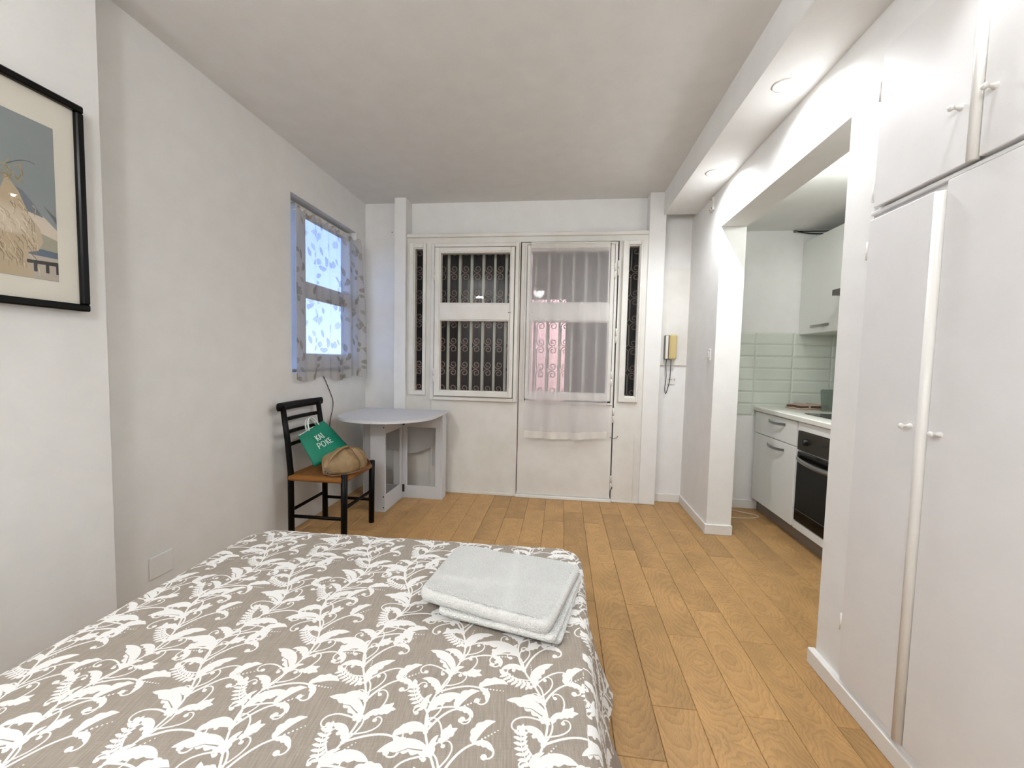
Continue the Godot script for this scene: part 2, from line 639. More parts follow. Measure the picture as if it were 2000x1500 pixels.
# flat-sawn oak: growth rings of a slightly leaning trunk cut along its length; strips stacked in one picture
func oak(size: int, strips: int) -> ImageTexture:
	var im := Image.create(size, size, false, Image.FORMAT_RGB8)
	var data := PackedByteArray()
	data.resize(size * size * 3)
	var warp := FastNoiseLite.new()
	warp.seed = 4
	warp.frequency = 0.006
	warp.fractal_octaves = 3
	var fine := FastNoiseLite.new()
	fine.seed = 8
	fine.frequency = 0.5
	fine.fractal_octaves = 2
	var r := RandomNumberGenerator.new()
	r.seed = 19
	var h := size / strips
	for s in strips:
		var centre := r.randf_range(0.25, 0.75)
		var depth := r.randf_range(0.12, 0.5)
		var lean := r.randf_range(0.25, 0.6)
		var tone := r.randf_range(0.93, 1.05)
		var freq := r.randf_range(13.0, 22.0)
		for yy in h:
			var y := s * h + yy
			var v := float(yy) / h - centre
			for x in size:
				var u := float(x) / size
				var bend := absf(u * 2.0 - 1.0)
				var wv := warp.get_noise_2d(absf(x - size * 0.5) * 1.1, y * 3.0 + s * 400.0)
				var wide := warp.get_noise_2d(absf(x - size * 0.5) * 0.4 + 900.0, y * 1.2)
				var d := depth + lean * bend
				var rad := sqrt(v * v + d * d) + wv * 0.05
				var ringv := fposmod(rad * freq, 1.0)
				var line := ringv * ringv * (1.0 if ringv < 0.93 else (1.0 - ringv) / 0.07)
				var pore := fine.get_noise_2d(absf(x - size * 0.5) * 0.05, y * 1.6)
				var k := tone * (1.0 - 0.10 * line + 0.08 * pore + 0.10 * wide)
				var i := (y * size + x) * 3
				data[i] = clampi(int(178.0 * k), 0, 255)
				data[i + 1] = clampi(int(140.0 * k * (1.0 - 0.02 * line)), 0, 255)
				data[i + 2] = clampi(int(92.0 * k * (1.0 - 0.05 * line)), 0, 255)
	im.set_data(size, size, false, Image.FORMAT_RGB8, data)
	return ImageTexture.create_from_image(im)


# ------------------------------------------------------------------ the far wall

func far_wall() -> void:
	var st := new_st()
	# masonry above and beside the joinery
	bx(st, Vector3(-1.81, -0.1, -3.80), Vector3(-1.48, 2.70, -3.625))
	bx(st, Vector3(-1.48, 2.25, -3.80), Vector3(0.81, 2.70, -3.645))
	bx(st, Vector3(0.81, -0.1, -3.80), Vector3(1.05, 2.70, -3.64))
	struct("wall_far", st, M.plaster)
	st = new_st()
	bx(st, Vector3(-1.482, 0.0, -3.80), Vector3(-1.378, 2.60, -3.50), 0.004)
	struct("wall_far_pilaster", st, M.plaster)
	st = new_st()
	bx(st, Vector3(0.682, 0.0, -3.80), Vector3(0.815, 2.60, -3.53), 0.004)
	struct("wall_far_pilaster", st, M.plaster)
	# the wooden infill with its openings
	st = new_st()
	var zb := -3.60
	var zf := -3.54
	for c: Array in [[-1.38, -1.311, 0.0, 2.25], [-1.311, -1.224, 0.0, 0.904], [-1.311, -1.224, 2.162, 2.25], [-1.224, -1.125, 0.0, 2.25], [-1.125, -0.405, 0.0, 0.855], [-1.125, -0.405, 2.18, 2.25], [-0.405, -0.372, 0.0, 2.25], [-0.372, 0.452, 2.205, 2.25], [0.452, 0.524, 0.0, 2.25], [0.524, 0.621, 0.0, 0.909], [0.524, 0.621, 2.168, 2.25], [0.621, 0.682, 0.0, 2.25]]:
		bx(st, Vector3(c[0], c[2], zb), Vector3(c[1], c[3], zf))
	struct("wall_far_panelling", st, M.joinery)
	st = new_st()
	bx(st, Vector3(-1.378, 2.25, -3.65), Vector3(0.682, 2.282, -3.522), 0.004)
	struct("trim_1", st, M.joinery)
	st = new_st()
	bx(st, Vector3(-1.15, 0.0, -3.54), Vector3(-1.142, 0.83, -3.534), 0.002)
	bx(st, Vector3(0.628, 0.0, -3.54), Vector3(0.636, 0.60, -3.536), 0.001)
	bx(st, Vector3(-1.13, 0.0, -3.54), Vector3(-0.40, 0.022, -3.530), 0.002)
	bx(st, Vector3(0.46, 0.0, -3.54), Vector3(0.675, 0.016, -3.534), 0.002)
	struct("trim_2", st, M.joinery)
	st = new_st()
	bx(st, Vector3(-0.372, 0.0, -3.60), Vector3(0.452, 0.026, -3.515), 0.003)
	struct("trim_3", st, M.skirting)
	# boards nailed up in the corner beside the entrance
	st = new_st()
	bx(st, Vector3(0.815, 1.183, -3.64), Vector3(1.05, 1.99, -3.627), 0.002)
	struct("trim_4", st, M.joinery)

	# the narrow fixed lights
	for c: Array in [["window_2", -1.353, -1.200, 0.872, 2.202, -1.311, -1.224, 0.904, 2.162], ["window_3", 0.481, 0.640, 0.866, 2.201, 0.524, 0.621, 0.909, 2.168]]:
		var w := Node3D.new()
		w.name = c[0]
		w.set_meta("kind", "structure")
		add_child(w)
		st = new_st()
		bx(st, Vector3(c[1], c[3], -3.545), Vector3(c[5], c[4], -3.515), 0.003)
		bx(st, Vector3(c[6], c[3], -3.545), Vector3(c[2], c[4], -3.515), 0.003)
		bx(st, Vector3(c[5], c[3], -3.545), Vector3(c[6], c[7], -3.515), 0.003)
		bx(st, Vector3(c[5], c[8], -3.545), Vector3(c[6], c[4], -3.515), 0.003)
		obj("frame", st, M.joinery, w)
		st = new_st()
		ring_z(st, float(c[5]) - 0.002, float(c[6]) + 0.002, float(c[7]) - 0.002, float(c[8]) + 0.002, 0.010, -3.580, -3.53, 0.002)
		obj("glazing_bead", st, M.joinery, w)
		box("pane", Vector3(c[5], c[7], -3.575), Vector3(c[6], c[8], -3.571), 0.0, M.glass, w)

	# the casement on the left
	var win := Node3D.new()
	win.name = "window_1"
	win.set_meta("kind", "structure")
	add_child(win)
	st = new_st()
	ring_z(st, -1.150, -0.381, 0.834, 2.193, 0.031, -3.56, -3.508, 0.004)
	obj("frame", st, M.joinery, win)
	sash(win, -1.113, -0.418, 0.872, 2.156, [[-1.069, -0.451, 1.676, 2.118], [-1.072, -0.457, 0.914, 1.538]])
	for y: float in [1.05, 1.93]:
		hinge(win, -1.118, y, -3.497, M.joinery)
	box("keyhole", Vector3(-0.463, 1.600, -3.4955), Vector3(-0.452, 1.606, -3.4935), 0.0, M.screw, win)
	box("keyhole", Vector3(-0.446, 1.598, -3.4955), Vector3(-0.443, 1.610, -3.4935), 0.0, M.screw, win)

	# the front door: a flat leaf below, a glazed casement above
	var d := Node3D.new()
	d.name = "door_1"
	d.set_meta("kind", "structure")
	add_child(d)
	st = new_st()
	bx(st, Vector3(-0.362, 0.028, -3.585), Vector3(0.440, 0.855, -3.532), 0.003)
	bx(st, Vector3(-0.362, 0.855, -3.585), Vector3(-0.318, 2.198, -3.532), 0.003)
	bx(st, Vector3(0.424, 0.855, -3.585), Vector3(0.440, 2.198, -3.532), 0.003)
	bx(st, Vector3(-0.318, 2.176, -3.585), Vector3(0.424, 2.198, -3.532), 0.003)
	obj("leaf", st, M.joinery, d)
	st = new_st()
	ring_z(st, -0.330, 0.434, 0.836, 2.190, 0.018, -3.54, -3.512, 0.003)
	obj("frame", st, M.joinery, d)
	sash(d, -0.308, 0.411, 0.868, 2.166, [[-0.281, 0.371, 1.685, 2.130], [-0.270, 0.378, 0.926, 1.537]])
	for p: Array in [[0.416, 1.95], [0.416, 1.06]]:
		hinge(d, p[0], p[1], -3.497, M.joinery)
	for p: Array in [[0.446, 1.98], [0.446, 1.42], [0.446, 0.75], [0.446, 0.17]]:
		hinge(d, p[0], p[1], -3.528, M.joinery)
	box("keyhole", Vector3(-0.268, 1.600, -3.4955), Vector3(-0.256, 1.607, -3.4935), 0.0, M.screw, d)
	rod("hook", [Vector3(0.425, 0.565, -3.525), Vector3(0.455, 0.555, -3.520), Vector3(0.478, 0.56, -3.522), Vector3(0.492, 0.575, -3.530)], 0.0025, M.dull_steel, d)
	rod("hook", [Vector3(0.441, 0.115, -3.525), Vector3(0.456, 0.120, -3.520), Vector3(0.458, 0.135, -3.530)], 0.003, M.screw, d)

	# iron grilles behind the glass
	var g := thing("window_grille", "pale flat bars with small iron scrolls behind the uncurtained casement", "grille", Vector3(-0.77, 0.88, -3.67))
	grille(g, [-1.036, -0.932, -0.824, -0.717, -0.610, -0.509], -0.77, 0.88, 2.17)
	g = thing("window_grille", "bars and iron scrolls behind the front door's net curtain", "grille", Vector3(0.05, 0.88, -3.67))
	grille(g, [-0.245, -0.132, -0.025, 0.083, 0.190, 0.298], 0.05, 0.88, 2.17)
	for c: Array in [["thin iron scrolls behind the narrow pane beside the white pilaster and round table", -1.268], ["thin iron scrolls behind the narrow pane between door and entry telephone", 0.572]]:
		g = thing("scroll_grille", c[0], "grille", Vector3(c[1], 0.88, -3.67))
		box("rail", Vector3(-0.09, 0.0, -0.006), Vector3(0.09, 0.02, 0.006), 0.001, M.scroll_iron, g)
		box("rail", Vector3(-0.09, 1.29, -0.006), Vector3(0.09, 1.31, 0.006), 0.001, M.scroll_iron, g)
		box("post", Vector3(-0.09, 0.0, -0.006), Vector3(-0.076, 1.31, 0.006), 0.001, M.scroll_iron, g)
		box("post", Vector3(0.076, 0.0, -0.006), Vector3(0.09, 1.31, 0.006), 0.001, M.scroll_iron, g)
		for k in 6:
			for s: float in [-1.0, 1.0]:
				put("scroll", scroll_mesh(0.036), M.scroll_iron, g, Vector3(s * 0.038, 0.125 + k * 0.215, 0)).scale = Vector3(s, 1, 1)

	# the net curtain on the door
	var cu := thing("net_curtain", "sheer white net curtain hanging over the front door's glass", "curtain", Vector3(0.05, 2.16, -3.47))
	var fold := func(u: float, v: float) -> float:
		return (sin(u * 21.0 + 0.6) + 0.7 * sin(u * 37.0 + 2.0 + v * 0.8) + 0.5 * sin(u * 9.0 + 1.0)) * (0.0035 + 0.006 * v)
	var part := func(called: String, v0: float, v1: float, mat: Material, dz: float) -> void:
		var rows := []
		var n := int(maxf(4, (v1 - v0) * 40))
		for i in n + 1:
			var v := lerpf(v0, v1, float(i) / n)
			var row := PackedVector3Array()
			for j in 81:
				var u := float(j) / 80.0
				var x := lerpf(lerpf(-0.325, -0.354, v), lerpf(0.318, 0.340, v), u)
				var dip := -0.018 * v * sin(u * PI) if v > 0.9 else 0.0
				row.append(Vector3(x, 0.022 - v * 1.635 + dip + 0.02 * v * u, float(fold.call(u, v)) + dz + 0.012 * v))
			rows.append(row)
		var s := new_st(true)
		sheet(s, rows, false, func(_q: Vector3) -> Vector3: return Vector3.BACK)
		obj(called, s, mat, cu)
	part.call("net", 0.028, 0.966, M.sheer, 0.0)
	part.call("heading", 0.0, 0.03, M.sheer_hem, 0.001)
	part.call("hem", 0.964, 1.0, M.sheer_hem, 0.001)
	rod("curtain_wire", [Vector3(-0.34, 0.012, 0.004), Vector3(0.335, 0.012, 0.004)], 0.003, M.joinery, cu)
	for x: float in [-0.335, 0.33]:
		rod("wire_hook", [Vector3(x, 0.012, 0.004), Vector3(x, 0.012, -0.03)], 0.0025, M.joinery, cu)

# a casement leaf with two panes
func sash(parent: Node3D, x0: float, x1: float, y0: float, y1: float, panes: Array) -> void:
	var st := new_st()
	var zb := -3.575
	var zf := -3.495
	var up: Array = panes[0]
	var lo: Array = panes[1]
	bx(st, Vector3(x0, y0, zb), Vector3(minf(up[0], lo[0]), y1, zf), 0.004)
	bx(st, Vector3(maxf(up[1], lo[1]), y0, zb), Vector3(x1, y1, zf), 0.004)
	bx(st, Vector3(minf(up[0], lo[0]), up[3], zb), Vector3(maxf(up[1], lo[1]), y1, zf), 0.004)
	bx(st, Vector3(minf(up[0], lo[0]), y0, zb), Vector3(maxf(up[1], lo[1]), lo[2], zf), 0.004)
	bx(st, Vector3(minf(up[0], lo[0]), lo[3], zb), Vector3(maxf(up[1], lo[1]), up[2], zf), 0.004)
	obj("sash", st, M.joinery, parent)
	for p: Array in panes:
		st = new_st()
		ring_z(st, float(p[0]) - 0.004, float(p[1]) + 0.004, float(p[2]) - 0.002, float(p[3]) + 0.002, 0.011, -3.56, -3.503, 0.002)
		obj("glazing_bead", st, M.joinery, parent)
		box("pane", Vector3(p[0], p[2], -3.555), Vector3(p[1], p[3], -3.551), 0.0, M.glass, parent)

func hinge(parent: Node3D, x: float, y: float, z: float, mat: Material) -> void:
	var st := new_st(true)
	tube(st, PackedVector3Array([Vector3(x, y - 0.062, z), Vector3(x, y - 0.002, z)]), 0.0075)
	tube(st, PackedVector3Array([Vector3(x, y + 0.002, z), Vector3(x, y + 0.062, z)]), 0.0075)
	obj("hinge", st, mat, parent)

var scroll_cache := {}

# a C of thin iron: a straight back on the left and a curl at either end
func scroll_mesh(w: float) -> ArrayMesh:
	if not scroll_cache.has(w):
		var pts := PackedVector3Array()
		var half := 0.107
		var side: Array[Vector2] = []
		for i in 21:
			var t := float(i) / 20.0
			var a := PI - t * (TAU * 1.32)
			var r := w * (1.0 - 0.72 * t)
			side.append(Vector2(cos(a) * r + (1.0 - r / w) * w * 0.10, half - w + sin(a) * r))
		for i in range(20, -1, -1):
			pts.append(Vector3(side[i].x, side[i].y, 0))
		for i in 21:
			pts.append(Vector3(side[i].x, -side[i].y, 0))
		var st := new_st(true)
		tube(st, pts, 0.0042, 0.0042, 5)
		st.generate_normals()
		scroll_cache[w] = st.commit()
	return scroll_cache[w]

func grille(g: Node3D, xs: Array, cx: float, y0: float, y1: float) -> void:
	var h := y1 - y0
	var bar := box_mesh(Vector3(-0.011, 0, -0.006), Vector3(0.011, h, 0.006), 0.002)
	for x: float in xs:
		put("bar", bar, M.bar_paint, g, Vector3(x - cx, 0, 0))
	box("rail", Vector3(-0.39, 0.0, -0.018), Vector3(0.39, 0.03, -0.006), 0.001, M.bar_paint, g)
	box("rail", Vector3(-0.39, h - 0.03, -0.018), Vector3(0.39, h, -0.006), 0.001, M.bar_paint, g)
	for i in xs.size() + 1:
		var x: float = (float(xs[i]) if i < xs.size() else float(xs[i - 1]) + 0.106) - 0.053 - cx
		for k in 6:
			put("scroll", scroll_mesh(0.036), M.scroll_iron, g, Vector3(x - 0.004, 0.125 + k * 0.215, 0))


# ------------------------------------------------------------------ beyond the glass

func outside() -> void:
	# a dark porch: board screens, a roof and cheeks, a lit pink wall across the passage
	var st := new_st()
	bx(st, Vector3(-1.9, -0.12, -4.6), Vector3(2.4, -0.04, -3.80))
	var pv := struct("paving", st, M.paving)
	pv.set_meta("label", "grey paving of the passage outside")
	st = new_st()
	bx(st, Vector3(-1.62, 2.30, -4.02), Vector3(0.92, 2.38, -3.80))
	bx(st, Vector3(-1.62, -0.04, -4.02), Vector3(-1.56, 2.30, -3.80))
	bx(st, Vector3(0.86, -0.04, -4.02), Vector3(0.92, 2.30, -3.80))
	struct("porch_lining", st, M.shutter_wood)
	var s := thing("board_screen", "dark brown upright boards beyond the casement grille", "screen", Vector3(-0.95, -0.04, -3.98))
	for i in 12:
		box("board", Vector3(-0.61 + i * 0.104, 0.0, -0.010 - 0.006 * (i % 2)), Vector3(-0.61 + i * 0.104 + 0.1045, 2.34, 0.012 - 0.006 * (i % 2)), 0.003, M.shutter_wood, s)
	s = thing("board_screen", "dark brown upright boards beyond the front door and the pane beside it", "screen", Vector3(0.46, -0.04, -3.98))
	for i in 8:
		box("board", Vector3(-0.43 + i * 0.104, 0.0, -0.010 - 0.006 * (i % 2)), Vector3(-0.43 + i * 0.104 + 0.1045, 2.34, 0.012 - 0.006 * (i % 2)), 0.003, M.shutter_wood, s)
	box("head_board", Vector3(-0.765, 1.83, -0.045), Vector3(-0.40, 2.34, -0.022), 0.003, M.shutter_wood, s)
	st = new_st()
	bx(st, Vector3(-1.9, -0.12, -4.8), Vector3(2.4, 3.4, -4.6))
	var pw := obj("pink_wall", st, M.pink_plaster)
	pw.set_meta("kind", "structure")
	var l := thing("passage_lamp", "lit bulkhead lamp on the pink wall outside", "lamp", Vector3(1.4, 2.3, -4.60))
	st = new_st(true)
	lathe(st, [Vector2(0, 0), Vector2(0.09, 0), Vector2(0.09, 0.02), Vector2(0.0, 0.02)], 20, Transform3D(Basis(Vector3.RIGHT, PI / 2), Vector3.ZERO))
	obj("base", st, M.white_plastic, l)
	st = new_st(true)
	lathe(st, [Vector2(0.08, 0.02), Vector2(0.078, 0.05), Vector2(0.055, 0.08), Vector2(0, 0.09)], 20, Transform3D(Basis(Vector3.RIGHT, PI / 2), Vector3.ZERO))
	obj("lamp_glass", st, M.opal_glow, l)
	var o := OmniLight3D.new()
	o.name = "passage_lamp_light"
	o.position = Vector3(1.4, 2.3, -4.36)
	o.light_color = Color(1.0, 0.88, 0.86)
	o.light_energy = 24.0
	o.light_size = 0.08
	o.omni_range = 8.0
	o.omni_attenuation = 2.0
	o.shadow_enabled = true
	add_child(o)


func side_window() -> void:
	# the casement in the left wall, standing a little ajar, and its flowered curtain
	var w := Node3D.new()
	w.name = "window_4"
	w.set_meta("kind", "structure")
	add_child(w)
	var st := new_st()
	var frame := func(s: SurfaceTool, z0: float, z1: float, y0: float, y1: float, wd: float, x0: float, x1: float) -> void:
		bx(s, Vector3(x0, y0, z0), Vector3(x1, y1, z0 + wd), 0.003)
		bx(s, Vector3(x0, y0, z1 - wd), Vector3(x1, y1, z1), 0.003)
		bx(s, Vector3(x0, y0, z0 + wd), Vector3(x1, y0 + wd, z1 - wd), 0.003)
		bx(s, Vector3(x0, y1 - wd, z0 + wd), Vector3(x1, y1, z1 - wd), 0.003)
	frame.call(st, -3.46, -2.58, 1.08, 2.28, 0.022, -1.945, -1.90)
	obj("frame", st, M.joinery, w)
	st = new_st()
	bx(st, Vector3(-1.90, 1.10, -2.80), Vector3(-1.85, 2.25, -2.695), 0.003)
	bx(st, Vector3(-1.90, 1.10, -3.455), Vector3(-1.85, 2.25, -3.425), 0.003)
	bx(st, Vector3(-1.90, 2.20, -3.425), Vector3(-1.85, 2.25, -2.80), 0.003)
	bx(st, Vector3(-1.90, 1.625, -3.425), Vector3(-1.85, 1.735, -2.80), 0.003)
	bx(st, Vector3(-1.90, 1.10, -3.425), Vector3(-1.85, 1.215, -2.80), 0.003)
	obj("sash", st, M.joinery, w)
	for y: Array in [[1.735, 2.20], [1.215, 1.625]]:
		box("pane", Vector3(-1.878, y[0], -3.425), Vector3(-1.874, y[1], -2.80), 0.0, M.glass, w)
	# the curtain: gathered on a wire, closer drawn at the far side
	var flower := StandardMaterial3D.new()
	flower.resource_name = "flowered_voile"
	flower.albedo_texture = voile()
	flower.albedo_color = Color(1, 1, 1, 1)
	flower.transparency = BaseMaterial3D.TRANSPARENCY_ALPHA
	flower.roughness = 0.95
	flower.backlight_enabled = true
	flower.backlight = Color(0.8, 0.8, 0.82)
	flower.cull_mode = BaseMaterial3D.CULL_DISABLED
	var c := thing("flowered_curtain", "thin white curtain printed with grey-brown leaves at the side window", "curtain", Vector3(-1.80, 2.19, -3.02))
	var rows := []
	for i in 41:
		var v := i / 40.0
		var row := PackedVector3Array()
		for j in 121:
			var u := j / 120.0
			var z := lerpf(lerpf(0.43, 0.44, v), lerpf(-0.385, -0.455, minf(1.0, v * 2.0)), u)
			var amp := 0.006 + 0.010 * u * u
			var f := (sin(u * 34.0) + 0.6 * sin(u * 57.0 + 1.0 + v)) * amp
			var belly := 0.02 + 0.045 * smoothstep(0.72, 1.0, u) * (0.5 + 0.5 * v)
			var y := -v * (1.155 + 0.018 * sin(u * 13.0)) + 0.012 * sin(u * 60.0) * (1.0 - smoothstep(0.0, 0.04, v))
			row.append(Vector3(f + belly, y - 0.02 * u * v, z))
		rows.append(row)
	st = new_st(true)
	sheet(st, rows, false, func(_q: Vector3) -> Vector3: return Vector3.RIGHT, func(i: int, j: int, _p: Vector3) -> Vector2: return Vector2(j / 120.0 * 1.5, i / 40.0 * 1.9))
	obj("voile", st, flower, c)
	rod("curtain_wire", [Vector3(0.004, -0.02, 0.42), Vector3(0.03, -0.02, -0.41)], 0.003, M.joinery, c)
	for z: float in [0.42, -0.41]:
		rod("wire_hook", [Vector3(0.01 if z > 0 else 0.03, -0.02, z), Vector3(-0.05 if z > 0 else -0.012, -0.02, z)], 0.003, M.joinery, c)

func voile() -> ImageTexture:
	var im := Image.create(512, 512, false, Image.FORMAT_RGBA8)
	im.fill(Color(0.76, 0.745, 0.72, 0.58))
	var r := RandomNumberGenerator.new()
	r.seed = 23
	for k in 64:
		var c := Vector2(r.randf(), r.randf())
		var a := r.randf() * TAU
		var tone: Color = [Color(0.55, 0.51, 0.45, 0.74), Color(0.62, 0.59, 0.55, 0.70), Color(0.57, 0.54, 0.48, 0.74)][k % 3]
		fill_poly(im, leaf_outline(c, a, r.randf_range(0.07, 0.12), r.randf_range(0.030, 0.050), 0.6, 0.0), tone)
		fill_poly(im, stroke_outline([c, c - Vector2(cos(a), sin(a)) * 0.05 + Vector2(r.randf_range(-0.02, 0.02), 0.01)], 0.003, 0.002), tone)
	return ImageTexture.create_from_image(im)


# ------------------------------------------------------------------ drawing printed cloth

# fills a closed outline given in tile units (0..1), repeating it over the edges of the picture
func fill_poly(im: Image, pts: PackedVector2Array, c: Color) -> void:
	var size := im.get_width()
	var lo := pts[0]
	var hi := pts[0]
	for p in pts:
		lo = lo.min(p)
		hi = hi.max(p)
	for oy in range(int(floor(lo.y)), int(floor(hi.y)) + 1):
		for ox in range(int(floor(lo.x)), int(floor(hi.x)) + 1):
			var off := Vector2(ox, oy)
			var y0 := maxi(0, int(floor((lo.y - oy) * size)))
			var y1 := mini(size - 1, int(ceil((hi.y - oy) * size)))
			for y in range(y0, y1 + 1):
				var fy := (y + 0.5) / size + oy
				var xs := PackedFloat32Array()
				for i in pts.size():
					var a := pts[i]
					var b := pts[(i + 1) % pts.size()]
					if (a.y <= fy) != (b.y <= fy):
						xs.append(a.x + (fy - a.y) / (b.y - a.y) * (b.x - a.x))
				xs.sort()
				for k in range(0, xs.size() - 1, 2):
					var xa := clampi(int(round((xs[k] - off.x) * size)), 0, size)
					var xb := clampi(int(round((xs[k + 1] - off.x) * size)), 0, size)
					if xb > xa:
						im.fill_rect(Rect2i(xa, y, xb - xa, 1), c)

func stroke_outline(pts: Array, w0: float, w1: float) -> PackedVector2Array:
	var left := PackedVector2Array()
	var right := PackedVector2Array()
	for i in pts.size():
		var d: Vector2 = (pts[mini(i + 1, pts.size() - 1)] - pts[maxi(i - 1, 0)]).normalized()
		var n := Vector2(-d.y, d.x) * lerpf(w0, w1, float(i) / (pts.size() - 1)) * 0.5
		left.append(pts[i] + n)
		right.append(pts[i] - n)
	right.reverse()
	left.append_array(right)
	return left

# a leaf from p towards angle a, bending by bend; lobes > 0 cuts scallops into one side
func leaf_outline(p: Vector2, a: float, len_: float, wid: float, bend: float, lobes: float) -> PackedVector2Array:
	var one := PackedVector2Array()
	var two := PackedVector2Array()
	var q := p
	for i in 25:
		var t := i / 24.0
		var ang := a + bend * (t - 0.15)
		var n := Vector2(-sin(ang), cos(ang))
		var prof := pow(sin(PI * pow(t, 0.85)), 0.8) * wid
		var cut := 1.0
		if lobes > 0.0:
			cut = 0.70 + 0.30 * absf(sin(t * PI * lobes))
		one.append(q + n * prof * cut * 0.9)
		two.append(q - n * prof * 0.55)
		q += Vector2(cos(ang), sin(ang)) * len_ / 24.0
	two.reverse()
	one.append_array(two)
	return one

func disc(im: Image, p: Vector2, r: float, c: Color) -> void:
	var o := PackedVector2Array()
	for i in 12:
		o.append(p + Vector2(cos(TAU * i / 12), sin(TAU * i / 12)) * r)
	fill_poly(im, o, c)

# a tapering curl that ends in a drop; returns where it ended
func curl(im: Image, p: Vector2, a: float, size: float, hand: float, w: float, c: Color) -> Vector2:
	var pts := [p]
	var q := p
	var ang := a
	for i in 26:
		var t := i / 25.0
		ang += hand * lerpf(0.03, 0.50, t * t)
		q += Vector2(cos(ang), sin(ang)) * size * lerpf(0.062, 0.030, t)
		pts.append(q)
	fill_poly(im, stroke_outline(pts, w, w * 0.65), c)
	disc(im, q, w * 1.15, c)
	return pts[12]

func damask() -> ImageTexture:
	var size := 1024
	var im := Image.create(size, size, false, Image.FORMAT_RGB8)
	var data := PackedByteArray()
	data.resize(size * size * 3)
	var r := RandomNumberGenerator.new()
	r.seed = 5
	var across := PackedFloat32Array()
	var along := PackedFloat32Array()
	for i in size:
		across.append(r.randf_range(-0.055, 0.055))
		along.append(r.randf_range(-0.03, 0.03))
	var slub := FastNoiseLite.new()
	slub.seed = 2
	slub.frequency = 0.02
	for y in size:
		for x in size:
			var k := 1.0 + across[x] + along[y] + slub.get_noise_2d(x * 3.0, y * 0.35) * 0.10
			var i := (y * size + x) * 3
			data[i] = clampi(int(146.0 * k), 0, 255)
			data[i + 1] = clampi(int(136.0 * k), 0, 255)
			data[i + 2] = clampi(int(125.0 * k), 0, 255)
	im.set_data(size, size, false, Image.FORMAT_RGB8, data)
	var white := Color(0.89, 0.88, 0.87)
	var ground := Color(0.565, 0.53, 0.485)
	# two climbing stems to a repeat, out of step; long curling arms fill the ground between them
	for v in 2:
		var phase := PI * v + 0.4
		var cx := 0.25 + 0.5 * v
		var amp := 0.075
		var stem := []
		for i in 61:
			var t := i / 60.0
			stem.append(Vector2(cx + amp * sin(TAU * t + phase), 1.0 - t))
		fill_poly(im, stroke_outline(stem, 0.0125, 0.0125), white)
		for k in 8:
			var t := (k + 0.5 * v + 0.2) / 8.0
			var p := Vector2(cx + amp * sin(TAU * t + phase), 1.0 - t)
			var heading := Vector2(amp * TAU * cos(TAU * t + phase), -1.0).angle()
			var hand := 1.0 if k % 2 == 0 else -1.0
			var kind := (k + 2 * v) % 4
			disc(im, p, 0.0135, white)
			curl(im, p + Vector2.from_angle(heading) * 0.05, heading + hand * 1.15, 0.20, -hand, 0.0105, white)
			if kind == 0 or kind == 2:
				# a long arm curling over, with an acanthus leaf on its back and drops inside
				var reach := 0.37 if kind == 0 else 0.31
				var c := curl(im, p, heading + hand * 0.75, reach, hand, 0.0145, white)
				var c2 := curl(im, p, heading + hand * 0.35, 0.21, -hand, 0.0115, white)
				fill_poly(im, leaf_outline(c, heading + hand * 0.55, 0.19, -0.042 * hand, hand * 1.5, 4.4), white)
				fill_poly(im, leaf_outline(c, heading + hand * 1.7, 0.13, 0.028 * hand, hand * 2.0, 3.2), white)
				fill_poly(im, leaf_outline(c2, heading - hand * 0.1, 0.12, 0.026 * hand, hand * 1.6, 2.8), white)
				fill_poly(im, leaf_outline(p, heading - hand * 0.6, 0.17, -0.036 * hand, -hand * 1.9, 3.6), white)
				for m in 6:
					disc(im, c + Vector2.from_angle(heading + hand * 1.35) * (0.05 + m * 0.019), 0.0066 - m * 0.0006, white)
			elif kind == 1:
				# a big scalloped leaf with a cut vein, a curl beneath it, a bell on the other side
				fill_poly(im, leaf_outline(p, heading + hand * 0.6, 0.29, 0.060 * hand, hand * 1.5, 4.8), white)
				fill_poly(im, stroke_outline([p + Vector2.from_angle(heading + hand * 0.6) * 0.05, p + Vector2.from_angle(heading + hand * 0.85) * 0.12, p + Vector2.from_angle(heading + hand * 1.1) * 0.18], 0.007, 0.002), ground)
				curl(im, p, heading + hand * 1.2, 0.24, hand, 0.0120, white)
				var e := p + Vector2.from_angle(heading - hand * 0.9) * 0.09
				fill_poly(im, stroke_outline([p, p + Vector2.from_angle(heading - hand * 0.5) * 0.05, e], 0.012, 0.010), white)
				fill_poly(im, leaf_outline(e, heading - hand * 1.0, 0.105, 0.036, 0.7, 2.5), white)
				fill_poly(im, leaf_outline(e, heading - hand * 1.0, 0.105, -0.036, -0.7, 2.5), white)
				disc(im, e, 0.018, white)
				curl(im, e, heading - hand * 0.4, 0.19, hand, 0.0105, white)
			else:
				# a sprig of small drops, and a broad leaf opposite with a curl
				var q := p
				var ang := heading + hand * 1.05
				for m in 7:
					var e := q + Vector2.from_angle(ang) * 0.027
					fill_poly(im, stroke_outline([q, e], 0.008, 0.006), white)
					fill_poly(im, leaf_outline(e, ang + 0.9, 0.044, 0.0135, 0.4, 0.0), white)
					fill_poly(im, leaf_outline(e, ang - 0.9, 0.044, 0.0135, -0.4, 0.0), white)
					q = e
					ang -= hand * 0.11
				fill_poly(im, leaf_outline(q, ang, 0.07, 0.026, 0.2, 2.0), white)
				fill_poly(im, leaf_outline(p, heading - hand * 0.5, 0.25, -0.050 * hand, -hand * 1.7, 4.2), white)
				curl(im, p, heading - hand * 1.1, 0.30, -hand, 0.0130, white)
				for m in 6:
					disc(im, p + Vector2.from_angle(heading - hand * 0.35) * (0.08 + m * 0.0185), 0.0066 - m * 0.0006, white)
